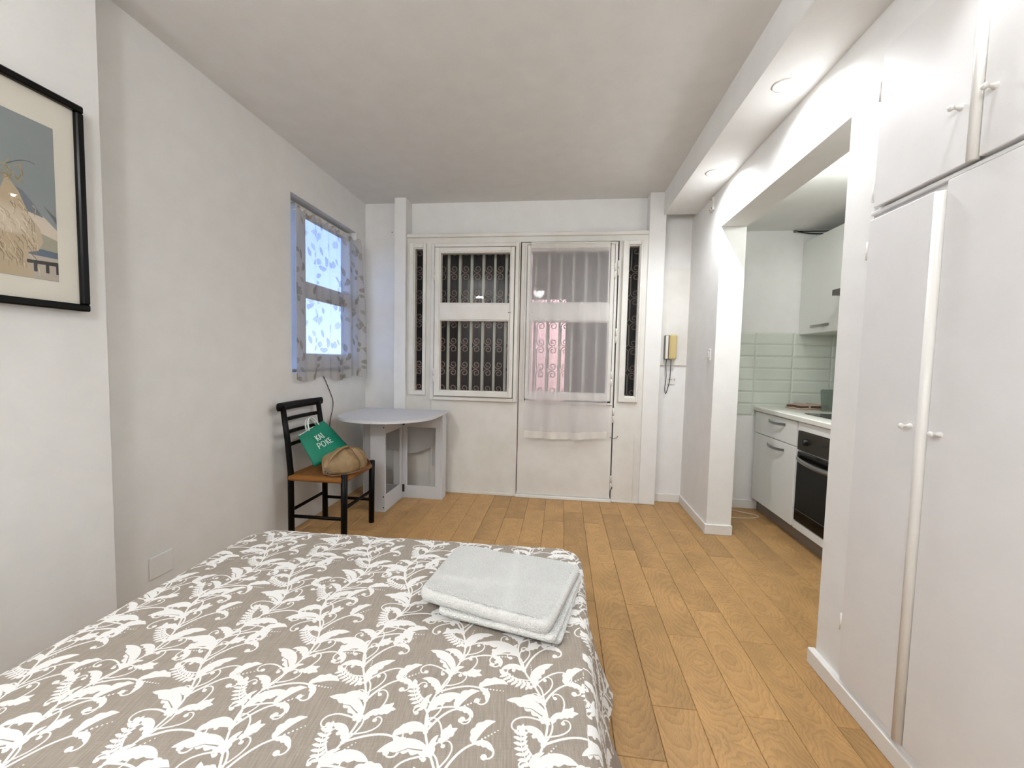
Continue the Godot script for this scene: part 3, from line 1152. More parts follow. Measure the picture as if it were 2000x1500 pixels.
	return ImageTexture.create_from_image(im)


# ------------------------------------------------------------------ kitchen

func bow_handle(parent: Node3D, z0: float, z1: float, y: float, x: float, called := "handle") -> MeshInstance3D:
	# a flat bowed strip, its ends on the door
	var st := new_st(true)
	var rows := []
	for i in 13:
		var t := i / 12.0
		var off := 0.026 * pow(sin(PI * t), 0.6)
		var z := lerpf(z0, z1, t)
		var ring := PackedVector3Array()
		for c: Array in [[0.0, -0.009], [0.0, 0.009], [-0.005, 0.009], [-0.005, -0.009]]:
			ring.append(Vector3(x - off + float(c[0]), y + float(c[1]) - 0.004 * sin(PI * t), z))
		rows.append(ring)
	for i in 12:
		for j in 4:
			var k := (j + 1) % 4
			var mid: Vector3 = (rows[i][0] + rows[i][2] + rows[i + 1][0] + rows[i + 1][2]) * 0.25
			var a: Vector3 = rows[i][j]
			var b: Vector3 = rows[i][k]
			var cc: Vector3 = rows[i + 1][k]
			var d: Vector3 = rows[i + 1][j]
			st.set_smooth_group(j)
			quad(st, a, b, cc, d, (a + cc) * 0.5 - mid)
	return obj(called, st, M.steel, parent)

func kitchen() -> void:
	# base unit with a drawer over a door
	var c := thing("base_cabinet", "white glossy base cabinet with a drawer over a door", "cabinet", Vector3(1.60, 0.0, -3.28))
	var st := new_st()
	bx(st, Vector3(0.018, 0.10, -0.296), Vector3(0.58, 0.828, 0.302), 0.001)
	obj("carcass", st, M.laminate, c)
	var dr := box("drawer", Vector3(0.0, 0.655, -0.293), Vector3(0.018, 0.822, 0.302), 0.002, M.laminate, c)
	bow_handle(dr, -0.07, 0.16, 0.781, 0.001)
	var dd := box("door", Vector3(0.0, 0.104, -0.293), Vector3(0.018, 0.650, 0.302), 0.002, M.laminate, c)
	bow_handle(dd, -0.075, 0.16, 0.597, 0.001)
	box("plinth", Vector3(0.05, 0.0, -0.305), Vector3(0.065, 0.10, 0.303), 0.001, M.plinth, c)
	# oven housing and oven
	c = thing("oven", "built-in electric oven with a dark glass door and steel bow handle", "oven", Vector3(1.60, 0.0, -2.66))
	box("housing", Vector3(0.022, 0.10, -0.302), Vector3(0.58, 0.828, 0.34), 0.001, M.laminate, c)
	box("plinth", Vector3(0.05, 0.0, -0.314), Vector3(0.065, 0.10, 0.34), 0.001, M.plinth, c)
	box("top_fascia", Vector3(0.0, 0.772, -0.300), Vector3(0.022, 0.825, 0.34), 0.001, M.laminate, c)
	box("bottom_fascia", Vector3(0.0, 0.104, -0.300), Vector3(0.022, 0.155, 0.34), 0.001, M.laminate, c)
	box("control_panel", Vector3(-0.006, 0.642, -0.288), Vector3(0.03, 0.768, 0.30), 0.003, M.oven_panel, c)
	st = new_st(true)
	lathe(st, [Vector2(0.0, 0.026), Vector2(0.016, 0.026), Vector2(0.020, 0.020), Vector2(0.022, 0.0)], 24, Transform3D(Basis(Vector3.BACK, PI / 2), Vector3(-0.006, 0.706, -0.188)))
	obj("knob", st, M.black_plastic, c)
	box("badge", Vector3(-0.0068, 0.712, -0.020), Vector3(-0.0055, 0.720, 0.020), 0.0, M.black_plastic, c)
	var od := box("oven_door", Vector3(-0.004, 0.160, -0.288), Vector3(0.03, 0.628, 0.30), 0.004, M.oven_glass, c)
	box("door_trim", Vector3(-0.006, 0.236, -0.284), Vector3(-0.003, 0.240, 0.297), 0.0, M.dull_steel, od)
	st = new_st(true)
	var rows := []
	for i in 17:
		var t := i / 16.0
		var off := 0.008 + 0.040 * pow(sin(PI * t), 0.5)
		var y := 0.590 - 0.012 * sin(PI * t)
		var z := lerpf(-0.27, 0.28, t)
		rows.append(PackedVector3Array([Vector3(-0.004 - off, y - 0.016, z), Vector3(-0.004 - off - 0.008, y, z), Vector3(-0.004 - off, y + 0.016, z), Vector3(-0.004 - off + 0.006, y, z)]))
	for i in 16:
		for j in 4:
			var k := (j + 1) % 4
			var mid: Vector3 = (rows[i][0] + rows[i][2] + rows[i + 1][0] + rows[i + 1][2]) * 0.25
			var a: Vector3 = rows[i][j]
			var b: Vector3 = rows[i][k]
			var cc: Vector3 = rows[i + 1][k]
			var d: Vector3 = rows[i + 1][j]
			quad(st, a, b, cc, d, (a + b + cc + d) * 0.25 - mid)
	obj("handle", st, M.steel, od)
	# worktop, hob
	var w := box("worktop", Vector3(1.585, 0.829, -3.590), Vector3(2.192, 0.866, -1.60), 0.006, M.counter, null)
	tag(w, "cream laminate worktop running over cabinet and oven", "worktop")
	c = thing("hob", "black glass hob let into the worktop", "hob", Vector3(1.93, 0.866, -2.81))
	st = new_st()
	bx(st, Vector3(-0.22, 0.0, -0.29), Vector3(0.22, 0.005, 0.29), 0.002)
	obj("glass_top", st, M.oven_glass, c)
	for p: Array in [[-0.10, -0.14], [0.10, -0.14], [-0.10, 0.14], [0.10, 0.14]]:
		st = new_st(true)
		lathe(st, [Vector2(0.085, 0.0052), Vector2(0.088, 0.0056), Vector2(0.091, 0.0052)], 32, Transform3D(Basis.IDENTITY, Vector3(p[0], 0, p[1])))
		obj("cooking_ring", st, M.dull_steel, c)
	# wall cabinet and the cabinet with the hood beside it
	c = thing("wall_cabinet", "white wall cabinet with a bow handle, hung above the worktop", "cabinet", Vector3(1.90, 1.452, -3.31))
	box("carcass", Vector3(0.018, 0.0, -0.288), Vector3(0.30, 0.735, 0.30), 0.001, M.laminate, c)
	dd = box("door", Vector3(0.0, 0.002, -0.286), Vector3(0.018, 0.735, 0.30), 0.002, M.laminate, c)
	bow_handle(dd, -0.13, 0.09, 0.055, 0.001)
	c = thing("cooker_hood", "grey steel cooker hood beside the white wall cabinet", "hood", Vector3(1.90, 1.62, -2.70))
	st = new_st()
	prism(st, PackedVector2Array([Vector2(-0.12, 0.055), Vector2(-0.12, 0.092), Vector2(0.05, 0.14), Vector2(0.30, 0.14), Vector2(0.30, 0.055)]), -0.303, 0.30)
	obj("canopy", st, M.dull_steel, c)
	box("grease_filter", Vector3(-0.10, 0.050, -0.28), Vector3(0.27, 0.055, 0.28), 0.001, M.steel, c)
	box("housing", Vector3(0.02, 0.14, -0.303), Vector3(0.30, 0.567, 0.30), 0.002, M.laminate, c)
	# on the worktop
	c = thing("folded_cloths", "brown and pale cloths tied flat on the worktop", "cloth", Vector3(1.93, 0.866, -3.47))
	var turn := Transform3D(Basis(Vector3.UP, 0.25), Vector3.ZERO)
	for k: Array in [["cloth", 0.0, 0.014, "cloth_pink", 0.135], ["cloth", 0.013, 0.029, "cloth_brown", 0.125], ["cloth", 0.028, 0.037, "cloth_pink", 0.118]]:
		st = new_st(true)
		var ww: float = k[4]
		soft_slab(st, rounded(PackedVector2Array([Vector2(-ww, -0.075), Vector2(ww, -0.075), Vector2(ww, 0.075), Vector2(-ww, 0.075)]), 0.02, 4, 5), k[1], k[2], func(x: float, z: float) -> float: return 0.003 * sin(x * 40.0 + z * 55.0))
		obj(k[0], st, M[k[3]], c).transform = turn
	for x: float in [-0.055, 0.06]:
		st = new_st()
		bx(st, Vector3(x, 0.001, -0.079), Vector3(x + 0.014, 0.042, 0.0815), 0.004)
		obj("ribbon", st, M.cloth_pink, c).transform = turn
	c = thing("glass_board", "greenish glass board propped upright on the worktop", "chopping board", Vector3(2.055, 0.866, -3.30))
	st = new_st()
	var o := rounded(PackedVector2Array([Vector2(-0.12, 0.0), Vector2(0.14, 0.0), Vector2(0.14, 0.165), Vector2(-0.12, 0.165)]), 0.014, 4, 2)
	prism(st, o, -0.003, 0.003, Transform3D(Basis(Vector3.RIGHT, -0.14), Vector3(0, 0.001, 0.0)))
	obj("board", st, M.board_glass, c)
	# white lead on the kitchen floor and a conduit along the ceiling
	st = new_st(true)
	var pts := PackedVector3Array()
	for p: Array in [[1.235, -3.36], [1.35, -3.335], [1.47, -3.34], [1.56, -3.37], [1.585, -3.41], [1.54, -3.45], [1.46, -3.49], [1.40, -3.53], [1.33, -3.56], [1.25, -3.57]]:
		pts.append(Vector3(p[0], 0.0045, p[1]))
	tube(st, smooth_line(pts, 5), 0.0042)
	tag(obj("floor_lead", st, M.white_cable), "pale electric lead looped on the floor beside the base cabinet", "cable")
	c = thing("ceiling_cable", "thin dark cable drooping along the kitchen ceiling above the wall cabinet", "cable", Vector3(1.85, 2.27, -3.585))
	st = new_st(true)
	tube(st, smooth_line(PackedVector3Array([Vector3(-0.02, 0.004, 0), Vector3(0.08, -0.014, 0.005), Vector3(0.20, -0.02, 0.01), Vector3(0.34, -0.018, 0.02)]), 6), 0.004)
	tube(st, smooth_line(PackedVector3Array([Vector3(-0.02, 0.004, 0), Vector3(0.10, 0.003, 0.005), Vector3(0.20, 0.002, 0.01), Vector3(0.34, 0.004, 0.02)]), 6), 0.004)
	obj("lead", st, M.cable, c)
	box("clip", Vector3(-0.035, -0.003, -0.014), Vector3(-0.012, 0.014, 0.008), 0.003, M.grey_plastic, c)

func smooth_line(p: PackedVector3Array, n: int) -> PackedVector3Array:
	var out := PackedVector3Array()
	for i in p.size() - 1:
		for k in n:
			out.append(p[i].cubic_interpolate(p[i + 1], p[maxi(i - 1, 0)], p[mini(i + 2, p.size() - 1)], float(k) / n))
	out.append(p[-1])
	return out


# ------------------------------------------------------------------ wardrobe

func turned_knob(parent: Node3D, y: float, z: float, x: float) -> void:
	var st := new_st(true)
	lathe(st, [Vector2(0.0, 0.031), Vector2(0.006, 0.0297), Vector2(0.0085, 0.026), Vector2(0.0082, 0.0225), Vector2(0.0045, 0.0175), Vector2(0.0040, 0.012), Vector2(0.0065, 0.005), Vector2(0.0085, 0.0)], 20, Transform3D(Basis(Vector3.BACK, PI / 2), Vector3(x, y, z)))
	obj("knob", st, M.white_plastic, parent)

func wardrobe() -> void:
	var w := thing("built_in_wardrobe", "tall white built-in wardrobe with four painted doors and small turned knobs", "wardrobe", Vector3(1.05, 0.0, -1.14))
	var st := new_st()
	# face frame and body, doors stand proud of it
	bx(st, Vector3(0.004, 0.0, -0.434), Vector3(0.57, 2.26, 0.44))
	obj("body", st, M.cupboard_enamel, w)
	var st2 := new_st()
	bx(st2, Vector3(-0.012, 1.718, -0.434), Vector3(0.004, 1.730, 0.44), 0.002)
	obj("cross_rail", st2, M.cupboard_enamel, w)
	box("plinth", Vector3(-0.024, 0.0, -0.60), Vector3(0.0045, 0.062, 0.44), 0.003, M.skirting, w)
	box("bottom_rail", Vector3(-0.010, 0.062, -0.430), Vector3(0.004, 0.086, 0.44), 0.002, M.cupboard_enamel, w)
	var d := box("door", Vector3(-0.020, 1.738, -0.413), Vector3(0.0035, 2.252, -0.088), 0.002, M.cupboard_enamel, w)
	turned_knob(d, 1.892, -0.118, -0.020)
	door_hinge(d, -0.418, 2.12)
	door_hinge(d, -0.418, 1.79)
	d = box("door", Vector3(-0.020, 1.738, -0.060), Vector3(0.0035, 2.252, 0.43), 0.002, M.cupboard_enamel, w)
	turned_knob(d, 1.892, -0.030, -0.020)
	st = new_st(true)
	tube(st, PackedVector3Array([Vector3(-0.020, 1.735, -0.074), Vector3(-0.020, 2.255, -0.074)]), 0.013, 0.013, 12)
	obj("cover_strip", st, M.skirting, w)
	d = box("door", Vector3(-0.020, 0.090, -0.424), Vector3(0.0035, 1.700, -0.172), 0.002, M.cupboard_enamel, w)
	turned_knob(d, 1.030, -0.198, -0.020)
	door_hinge(d, -0.429, 1.60)
	door_hinge(d, -0.429, 0.28)
	d = box("door", Vector3(-0.020, 0.090, -0.140), Vector3(0.0035, 1.714, 0.43), 0.002, M.cupboard_enamel, w)
	turned_knob(d, 1.022, -0.100, -0.020)
	st = new_st(true)
	tube(st, PackedVector3Array([Vector3(-0.019, 0.088, -0.156), Vector3(-0.019, 1.690, -0.156)]), 0.015, 0.015, 12)
	obj("cover_strip", st, M.skirting, w)

func door_hinge(parent: Node3D, z: float, y: float) -> void:
	rod("hinge", [Vector3(-0.016, y - 0.03, z), Vector3(-0.016, y + 0.03, z)], 0.0055, M.skirting, parent)


# ------------------------------------------------------------------ lamps

func downlights() -> void:
	var place := ["above the kitchen opening, next to the front wall", "above the kitchen opening, next to the wardrobe", "above the wardrobe's upper doors"]
	var zs := [-2.784, -1.958, -1.11]
	for i in 3:
		var t := thing("downlight", "small lit downlight in the beam " + str(place[i]), "light", Vector3(0.915, 2.405, zs[i]), "downlights in the beam")
		var st := new_st(true)
		lathe(st, [Vector2(0.034, 0.0), Vector2(0.034, -0.003), Vector2(0.046, -0.003), Vector2(0.046, 0.0)], 32)
		obj("bezel", st, M.white_plastic, t)
		st = new_st(true)
		lathe(st, [Vector2(0.0335, 0.001), Vector2(0.030, 0.030), Vector2(0.0, 0.030)], 24)
		obj("reflector", st, M.steel, t)
		st = new_st(true)
		lathe(st, [Vector2(0.0, -0.001), Vector2(0.026, 0.002), Vector2(0.028, 0.010), Vector2(0.0, 0.018)], 24)
		obj("lamp_glass", st, M.bulb_glow, t)
		var l := SpotLight3D.new()
		l.name = "downlight_light"
		l.position = Vector3(0, -0.006, 0)
		l.rotation.x = -PI / 2
		l.light_color = Color(0.955, 0.975, 1.0)
		l.light_energy = [1.12, 1.05, 0.22][i]
		l.light_size = 0.012
		l.spot_angle = [82.0, 82.0, 46.0][i]
		l.spot_angle_attenuation = 0.85
		l.spot_range = 9.0
		l.spot_attenuation = 2.0
		l.shadow_enabled = true
		t.add_child(l)

func room_lamps() -> void:
	# a bowl lamp high on the left wall behind the lens: the glass of the casement mirrors it
	var t := thing("wall_lamp", "white opal bowl lamp high on the left wall, mirrored in the casement glass", "lamp", Vector3(-1.70, 2.30, 0.50))
	box("back_plate", Vector3(0, -0.05, -0.05), Vector3(0.012, 0.05, 0.05), 0.003, M.white_plastic, t)
	box("arm", Vector3(0.012, -0.012, -0.012), Vector3(0.09, 0.012, 0.012), 0.003, M.white_plastic, t)
	var st := new_st(true)
	lathe(st, [Vector2(0.0, -0.075), Vector2(0.06, -0.07), Vector2(0.105, -0.04), Vector2(0.13, 0.02), Vector2(0.124, 0.02), Vector2(0.10, -0.035), Vector2(0.056, -0.062), Vector2(0.0, -0.067)], 32, Transform3D(Basis.IDENTITY, Vector3(0.15, 0, 0)))
	obj("lamp_bowl", st, M.opal_glow, t)
	var l := OmniLight3D.new()
	l.name = "wall_lamp_light"
	l.position = Vector3(0.15, -0.01, 0)
	l.light_color = Color(0.975, 0.985, 1.0)
	l.light_energy = 1.35
	l.light_size = 0.09
	l.omni_range = 9.0
	l.omni_attenuation = 2.0
	l.shadow_enabled = true
	t.add_child(l)
	# a flush lamp on the ceiling behind the lens, a glint in the door's glass
	t = thing("ceiling_lamp", "round white lamp flush under the main ceiling", "lamp", Vector3(-0.46, 2.585, 0.72))
	st = new_st(true)
	lathe(st, [Vector2(0.0, 0.0), Vector2(0.15, 0.0), Vector2(0.15, -0.018), Vector2(0.0, -0.018)], 32)
	obj("base", st, M.white_plastic, t)
	st = new_st(true)
	lathe(st, [Vector2(0.14, -0.018), Vector2(0.135, -0.045), Vector2(0.09, -0.07), Vector2(0.0, -0.08)], 32)
	obj("lamp_glass", st, M.opal_glow, t)
	l = OmniLight3D.new()
	l.name = "ceiling_lamp_light"
	l.position = Vector3(0, -0.10, 0)
	l.light_color = Color(0.975, 0.985, 1.0)
	l.light_energy = 1.55
	l.light_size = 0.10
	l.omni_range = 9.0
	l.omni_attenuation = 2.0
	l.shadow_enabled = true
	t.add_child(l)
	# the kitchen's own ceiling lamp
	t = thing("kitchen_lamp", "round opal lamp under the kitchen ceiling", "lamp", Vector3(1.52, 2.285, -2.30))
	st = new_st(true)
	lathe(st, [Vector2(0.0, 0.0), Vector2(0.085, 0.0), Vector2(0.085, -0.012), Vector2(0.0, -0.012)], 28)
	obj("base", st, M.white_plastic, t)
	st = new_st(true)
	lathe(st, [Vector2(0.078, -0.012), Vector2(0.075, -0.035), Vector2(0.05, -0.055), Vector2(0.0, -0.062)], 28)
	obj("lamp_glass", st, M.opal_glow, t)
	l = OmniLight3D.new()
	l.name = "kitchen_lamp_light"
	l.position = Vector3(0, -0.075, 0)
	l.light_color = Color(0.95, 0.98, 0.97)
	l.light_energy = 0.45
	l.light_size = 0.05
	l.omni_range = 6.0
	l.omni_attenuation = 2.0
	l.shadow_enabled = true
	t.add_child(l)


# ------------------------------------------------------------------ bed and towel

func bed() -> void:
	var b := thing("bed", "double bed under a taupe bedspread printed with white scrolls and leaves", "bed", Vector3(-0.59, 0.0, -0.58))
	var mat := plain("bedspread_print", Color(1, 1, 1), 0.92)
	mat.albedo_texture = damask()
	var out := rounded(PackedVector2Array([Vector2(-0.69, -1.02), Vector2(0.685, -1.05), Vector2(0.685, 0.98), Vector2(-0.69, 0.98)]), 0.11, 8, 34)
	var n := FastNoiseLite.new()
	n.seed = 14
	n.frequency = 2.4
	var rows := []
	var uvs := []
	var bump := func(x: float, z: float) -> float: return n.get_noise_2d(x, z) * 0.006 + n.get_noise_2d(x * 3.0 + 9.0, z * 3.0) * 0.002
	for s: float in [0.001, 0.1, 0.2, 0.3, 0.4, 0.5, 0.6, 0.7, 0.8, 0.88, 0.94, 0.97]:
		var row := PackedVector3Array()
		var uv := PackedVector2Array()
		for p in out:
			var q := p * s
			row.append(Vector3(q.x, 0.452 + float(bump.call(q.x, q.y)), q.y))
			uv.append(q)
		rows.append(row)
		uvs.append(uv)
	var steps := [[0.0, 0.0], [0.010, 0.003], [0.020, 0.010], [0.027, 0.022], [0.030, 0.040]]
	for k in range(1, 11):
		steps.append([0.030 + 0.001 * k, 0.040 + 0.038 * k])
	for k in steps.size():
		var row := PackedVector3Array()
		var uv := PackedVector2Array()
		for i in out.size():
			var p := out[i]
			var e := out[(i + 1) % out.size()] - out[(i + out.size() - 1) % out.size()]
			var nn := Vector2(e.y, -e.x).normalized()
			if nn.dot(p) < 0.0:
				nn = -nn
			var drop: float = steps[k][1]
			var f := drop / 0.42
			var along := p.y * 9.0 + p.x * 7.0
			# the hem swings out, in slow folds, most where the corner has passed
			var swing := f * f * (0.055 + 0.045 * smoothstep(-1.0, -0.82, p.y) * nn.x + 0.022 * sin(along) + 0.012 * sin(along * 2.3 + 1.0))
			var q := p + nn * (float(steps[k][0]) - 0.022 + swing)
			row.append(Vector3(q.x, 0.452 - drop + (float(bump.call(p.x, p.y)) if k < 2 else 0.0), q.y))
			uv.append(p + nn * (float(steps[k][0]) * 0.6 + drop))
		rows.append(row)
		uvs.append(uv)
	var st := new_st(true)
	var tile_m := 0.39
	sheet(st, rows, true, func(q: Vector3) -> Vector3: return Vector3.UP if q.y > 0.445 else Vector3(q.x, 0.1, q.z), func(i: int, j: int, _p: Vector3) -> Vector2:
		var u: Vector2 = uvs[i][j]
		return (u.rotated(0.12) + Vector2(0.3, 0.1)) / tile_m)
	obj("bedspread", st, mat, b)
	st = new_st()
	bx(st, Vector3(-0.655, 0.20, -0.99), Vector3(0.65, 0.437, 0.95), 0.04)
	obj("mattress", st, M.mat_board, b)
	box("base", Vector3(-0.64, 0.08, -0.97), Vector3(0.64, 0.20, 0.94), 0.01, M.black_paint, b)
	for p: Array in [[-0.58, -0.90], [0.58, -0.90], [-0.58, 0.88], [0.58, 0.88]]:
		box("leg", Vector3(float(p[0]) - 0.03, 0, float(p[1]) - 0.03), Vector3(float(p[0]) + 0.03, 0.08, float(p[1]) + 0.03), 0.004, M.black_paint, b)

func towel() -> void:
	var t := thing("bath_towel", "folded white terry bath towel lying on the bedspread", "towel", Vector3(-0.16, 0.4565, -1.235))
	var n := FastNoiseLite.new()
	n.seed = 33
	n.frequency = 5.0
	var lump := func(x: float, z: float) -> float: return n.get_noise_2d(x, z) * 0.006
	var at := func(q: Array) -> PackedVector2Array:
		var o := PackedVector2Array()
		for p: Array in q:
			o.append(Vector2(float(p[0]) + 0.16, float(p[1]) + 1.235))
		return o
	var layers := [
		["fold", 0.000, 0.017, [[-0.335, -1.43], [0.088, -1.365], [0.020, -1.035], [-0.310, -1.105]], 0.02],
		["fold", 0.013, 0.030, [[-0.345, -1.43], [0.092, -1.368], [0.004, -1.020], [-0.330, -1.095]], 0.02],
		["top_fold", 0.024, 0.066, [[-0.362, -1.448], [0.086, -1.364], [-0.012, -1.022], [-0.402, -1.128]], 0.035],
	]
	for l: Array in layers:
		var st := new_st(true)
		soft_slab(st, rounded(at.call(l[3]), l[4], 6, 14), l[1], l[2], lump)
		obj(l[0], st, M.terry, t)


# ------------------------------------------------------------------ table and chair

func table() -> void:
	var t := thing("gateleg_table", "white half-round drop-leaf table with one leaf raised on its gate leg", "table", Vector3(-1.33, 0.0, -3.38))
	# top: a straight back strip and a half-round leaf; the other leaf hangs behind
	var o := PackedVector2Array([Vector2(-0.375, -0.06), Vector2(0.375, -0.06)])
	for i in 33:
		var a := PI * i / 32.0
		o.append(Vector2(cos(a) * 0.375, 0.315 + sin(a) * 0.375))
	var st := new_st()
	prism(st, o, 0.0, 0.018, Transform3D(Basis(Vector3.RIGHT, PI / 2), Vector3(0, 0.752, 0)))
	obj("top_leaf", st, M.table_white, t)
	o = PackedVector2Array()
	for i in 25:
		var a := PI + PI * i / 24.0
		o.append(Vector2(cos(a) * 0.36, sin(a) * 0.37))
	st = new_st()
	prism(st, o, 0.0, 0.016, Transform3D(Basis.IDENTITY, Vector3(0, 0.728, -0.085)))
	obj("hanging_leaf", st, M.table_white, t)
	# fixed carcass
	for s: float in [-1.0, 1.0]:
		box("end_panel", Vector3(s * 0.345 - 0.009, 0.0, -0.062), Vector3(s * 0.345 + 0.009, 0.733, 0.05), 0.002, M.table_white, t)
	box("bottom_rail", Vector3(-0.336, 0.0, 0.034), Vector3(0.336, 0.108, 0.05), 0.002, M.table_white, t)
	box("top_rail", Vector3(-0.336, 0.612, 0.034), Vector3(0.336, 0.733, 0.05), 0.002, M.table_white, t)
	box("upright", Vector3(0.0, 0.108, 0.034), Vector3(0.042, 0.612, 0.05), 0.002, M.table_white, t)
	box("upright", Vector3(0.290, 0.108, 0.034), Vector3(0.336, 0.612, 0.05), 0.002, M.table_white, t)
	box("upright", Vector3(-0.336, 0.108, 0.034), Vector3(-0.290, 0.612, 0.05), 0.002, M.table_white, t)
	box("bolt", Vector3(0.22, 0.26, -0.065), Vector3(0.238, 0.40, -0.045), 0.003, M.table_white, t)
	# the gate, swung out towards the bed
	var g := Node3D.new()
	g.name = "gate"
	t.add_child(g)
	box("rail", Vector3(-0.012, 0.0, 0.054), Vector3(0.004, 0.128, 0.385), 0.002, M.table_white, g)
	box("rail", Vector3(-0.012, 0.612, 0.054), Vector3(0.004, 0.730, 0.385), 0.002, M.table_white, g)
	box("stile", Vector3(-0.012, 0.128, 0.054), Vector3(0.004, 0.612, 0.094), 0.002, M.table_white, g)
	box("leg_board", Vector3(-0.118, 0.0, 0.385), Vector3(0.004, 0.730, 0.401), 0.002, M.table_white, g)
	for y: float in [0.66, 0.12, 0.035]:
		st = new_st(true)
		lathe(st, [Vector2(0.0055, 0.0), Vector2(0.005, 0.002), Vector2(0.0, 0.002)], 12, Transform3D(Basis(Vector3.RIGHT, PI / 2), Vector3(-0.008, y, 0.401)))
		obj("screw", st, M.screw, g)
	for y: float in [0.085, 0.66]:
		box("hinge", Vector3(0.004, y - 0.032, 0.050), Vector3(0.022, y + 0.032, 0.056), 0.001, M.screw, t)

func chair() -> void:
	var c := thing("rush_seat_chair", "black ladder-back chair with a woven rush seat", "chair", Vector3(-1.53, 0.0, -2.59))
	var P: Material = M.black_paint
	# corners: near is +z (towards the bed), the back is at -x
	for s: float in [-1.0, 1.0]:
		var z := 0.19 * s
		rod("back_post", [Vector3(-0.168, 0, z), Vector3(-0.170, 0.45, z), Vector3(-0.190, 0.66, z), Vector3(-0.220, 0.875, z)], 0.0195, P, c, 0.0165, 12)
		rod("leg", [Vector3(0.190, 0, z), Vector3(0.193, 0.455, z)], 0.0195, P, c, 0.0205, 12)
		rod("stretcher", [Vector3(-0.168, 0.168, z), Vector3(0.190, 0.168, z)], 0.011, P, c)
	rod("stretcher", [Vector3(0.190, 0.235, -0.19), Vector3(0.190, 0.235, 0.19)], 0.011, P, c)
	rod("stretcher", [Vector3(-0.168, 0.205, -0.19), Vector3(-0.168, 0.205, 0.19)], 0.011, P, c)
	var slat := func(called: String, y: float, h: float, z0: float, z1: float, x: float, thick: float) -> void:
		var rows := []
		for i in 13:
			var t := i / 12.0
			var bow := -0.014 * sin(PI * t)
			var z := lerpf(z0, z1, t)
			var row := PackedVector3Array()
			for k in 8:
				var a := TAU * k / 8.0
				row.append(Vector3(x + bow + cos(a) * thick, y + sin(a) * h, z))
			rows.append(row)
		var st := new_st(true)
		for i in 12:
			for j in 8:
				var k := (j + 1) % 8
				var a: Vector3 = rows[i][j]
				var b: Vector3 = rows[i][k]
				var d: Vector3 = rows[i + 1][k]
				var e: Vector3 = rows[i + 1][j]
				var mid := (Vector3(x, y, 0) + Vector3(0, 0, a.z * 0.5 + d.z * 0.5))
				quad(st, a, b, d, e, (a + d) * 0.5 - mid + Vector3(0.007 * sin(PI * (i + 0.5) / 12.0) * 2.0, 0, 0))
		for e: int in [0, 12]:
			var m: Vector3 = (rows[e][0] + rows[e][4]) * 0.5
			for j in 8:
				tri(st, m, rows[e][j], rows[e][(j + 1) % 8], Vector3(0, 0, -1.0 if e == 0 else 1.0) * signf(z1 - z0))
		obj(called, st, P, c)
	slat.call("top_rail", 0.872, 0.026, -0.235, 0.235, -0.220, 0.013)
	slat.call("slat", 0.790, 0.013, -0.19, 0.19, -0.208, 0.007)
	slat.call("slat", 0.708, 0.013, -0.19, 0.19, -0.196, 0.007)
	slat.call("slat", 0.626, 0.013, -0.19, 0.19, -0.186, 0.007)
	# the seat: four triangles of strands meeting in the middle, wrapped over the rails
	var seat := Node3D.new()
	seat.name = "seat"
	c.add_child(seat)
	var cor := [Vector2(-0.172, -0.195), Vector2(0.186, -0.195), Vector2(0.186, 0.195), Vector2(-0.172, 0.195)]
	for k in 4:
		var a: Vector2 = cor[k]
		var b: Vector2 = cor[(k + 1) % 4]
		var m := Vector2(0.007, 0.0)
		var out := Vector2((b - a).y, -(b - a).x).normalized()
		if out.dot(a - m) < 0.0:
			out = -out
		var rows := []
		for i in 9:
			# from the middle to the rim, over it and back below
			var ring := PackedVector3Array()
			for j in 13:
				var u := j / 12.0
				var q := a.lerp(b, u)
				if i < 4:
					var s := [0.0, 0.4, 0.75, 1.0][i] as float
					var p := m.lerp(q, s)
					ring.append(Vector3(p.x, 0.436 - 0.010 * (1.0 - s) + (0.004 if i == 3 else 0.0), p.y))
				else:
					var ang := PI / 2 - PI * (i - 3) / 5.0
					var p := q + out * 0.019 * cos(ang)
					ring.append(Vector3(p.x, 0.4195 + 0.0205 * sin(ang), p.y))
			rows.append(ring)
		var st := new_st(true)
		sheet(st, rows, false, func(p: Vector3) -> Vector3: return Vector3.UP if p.y > 0.425 and absf(p.x) < 0.18 and absf(p.z) < 0.19 else Vector3(p.x, p.y - 0.419, p.z), func(i: int, j: int, _p: Vector3) -> Vector2: return Vector2(j / 12.0 * 0.5, i / 8.0 * 2.0))
		obj("rush_panel", st, M.rush, seat)


# ------------------------------------------------------------------ bags on the chair

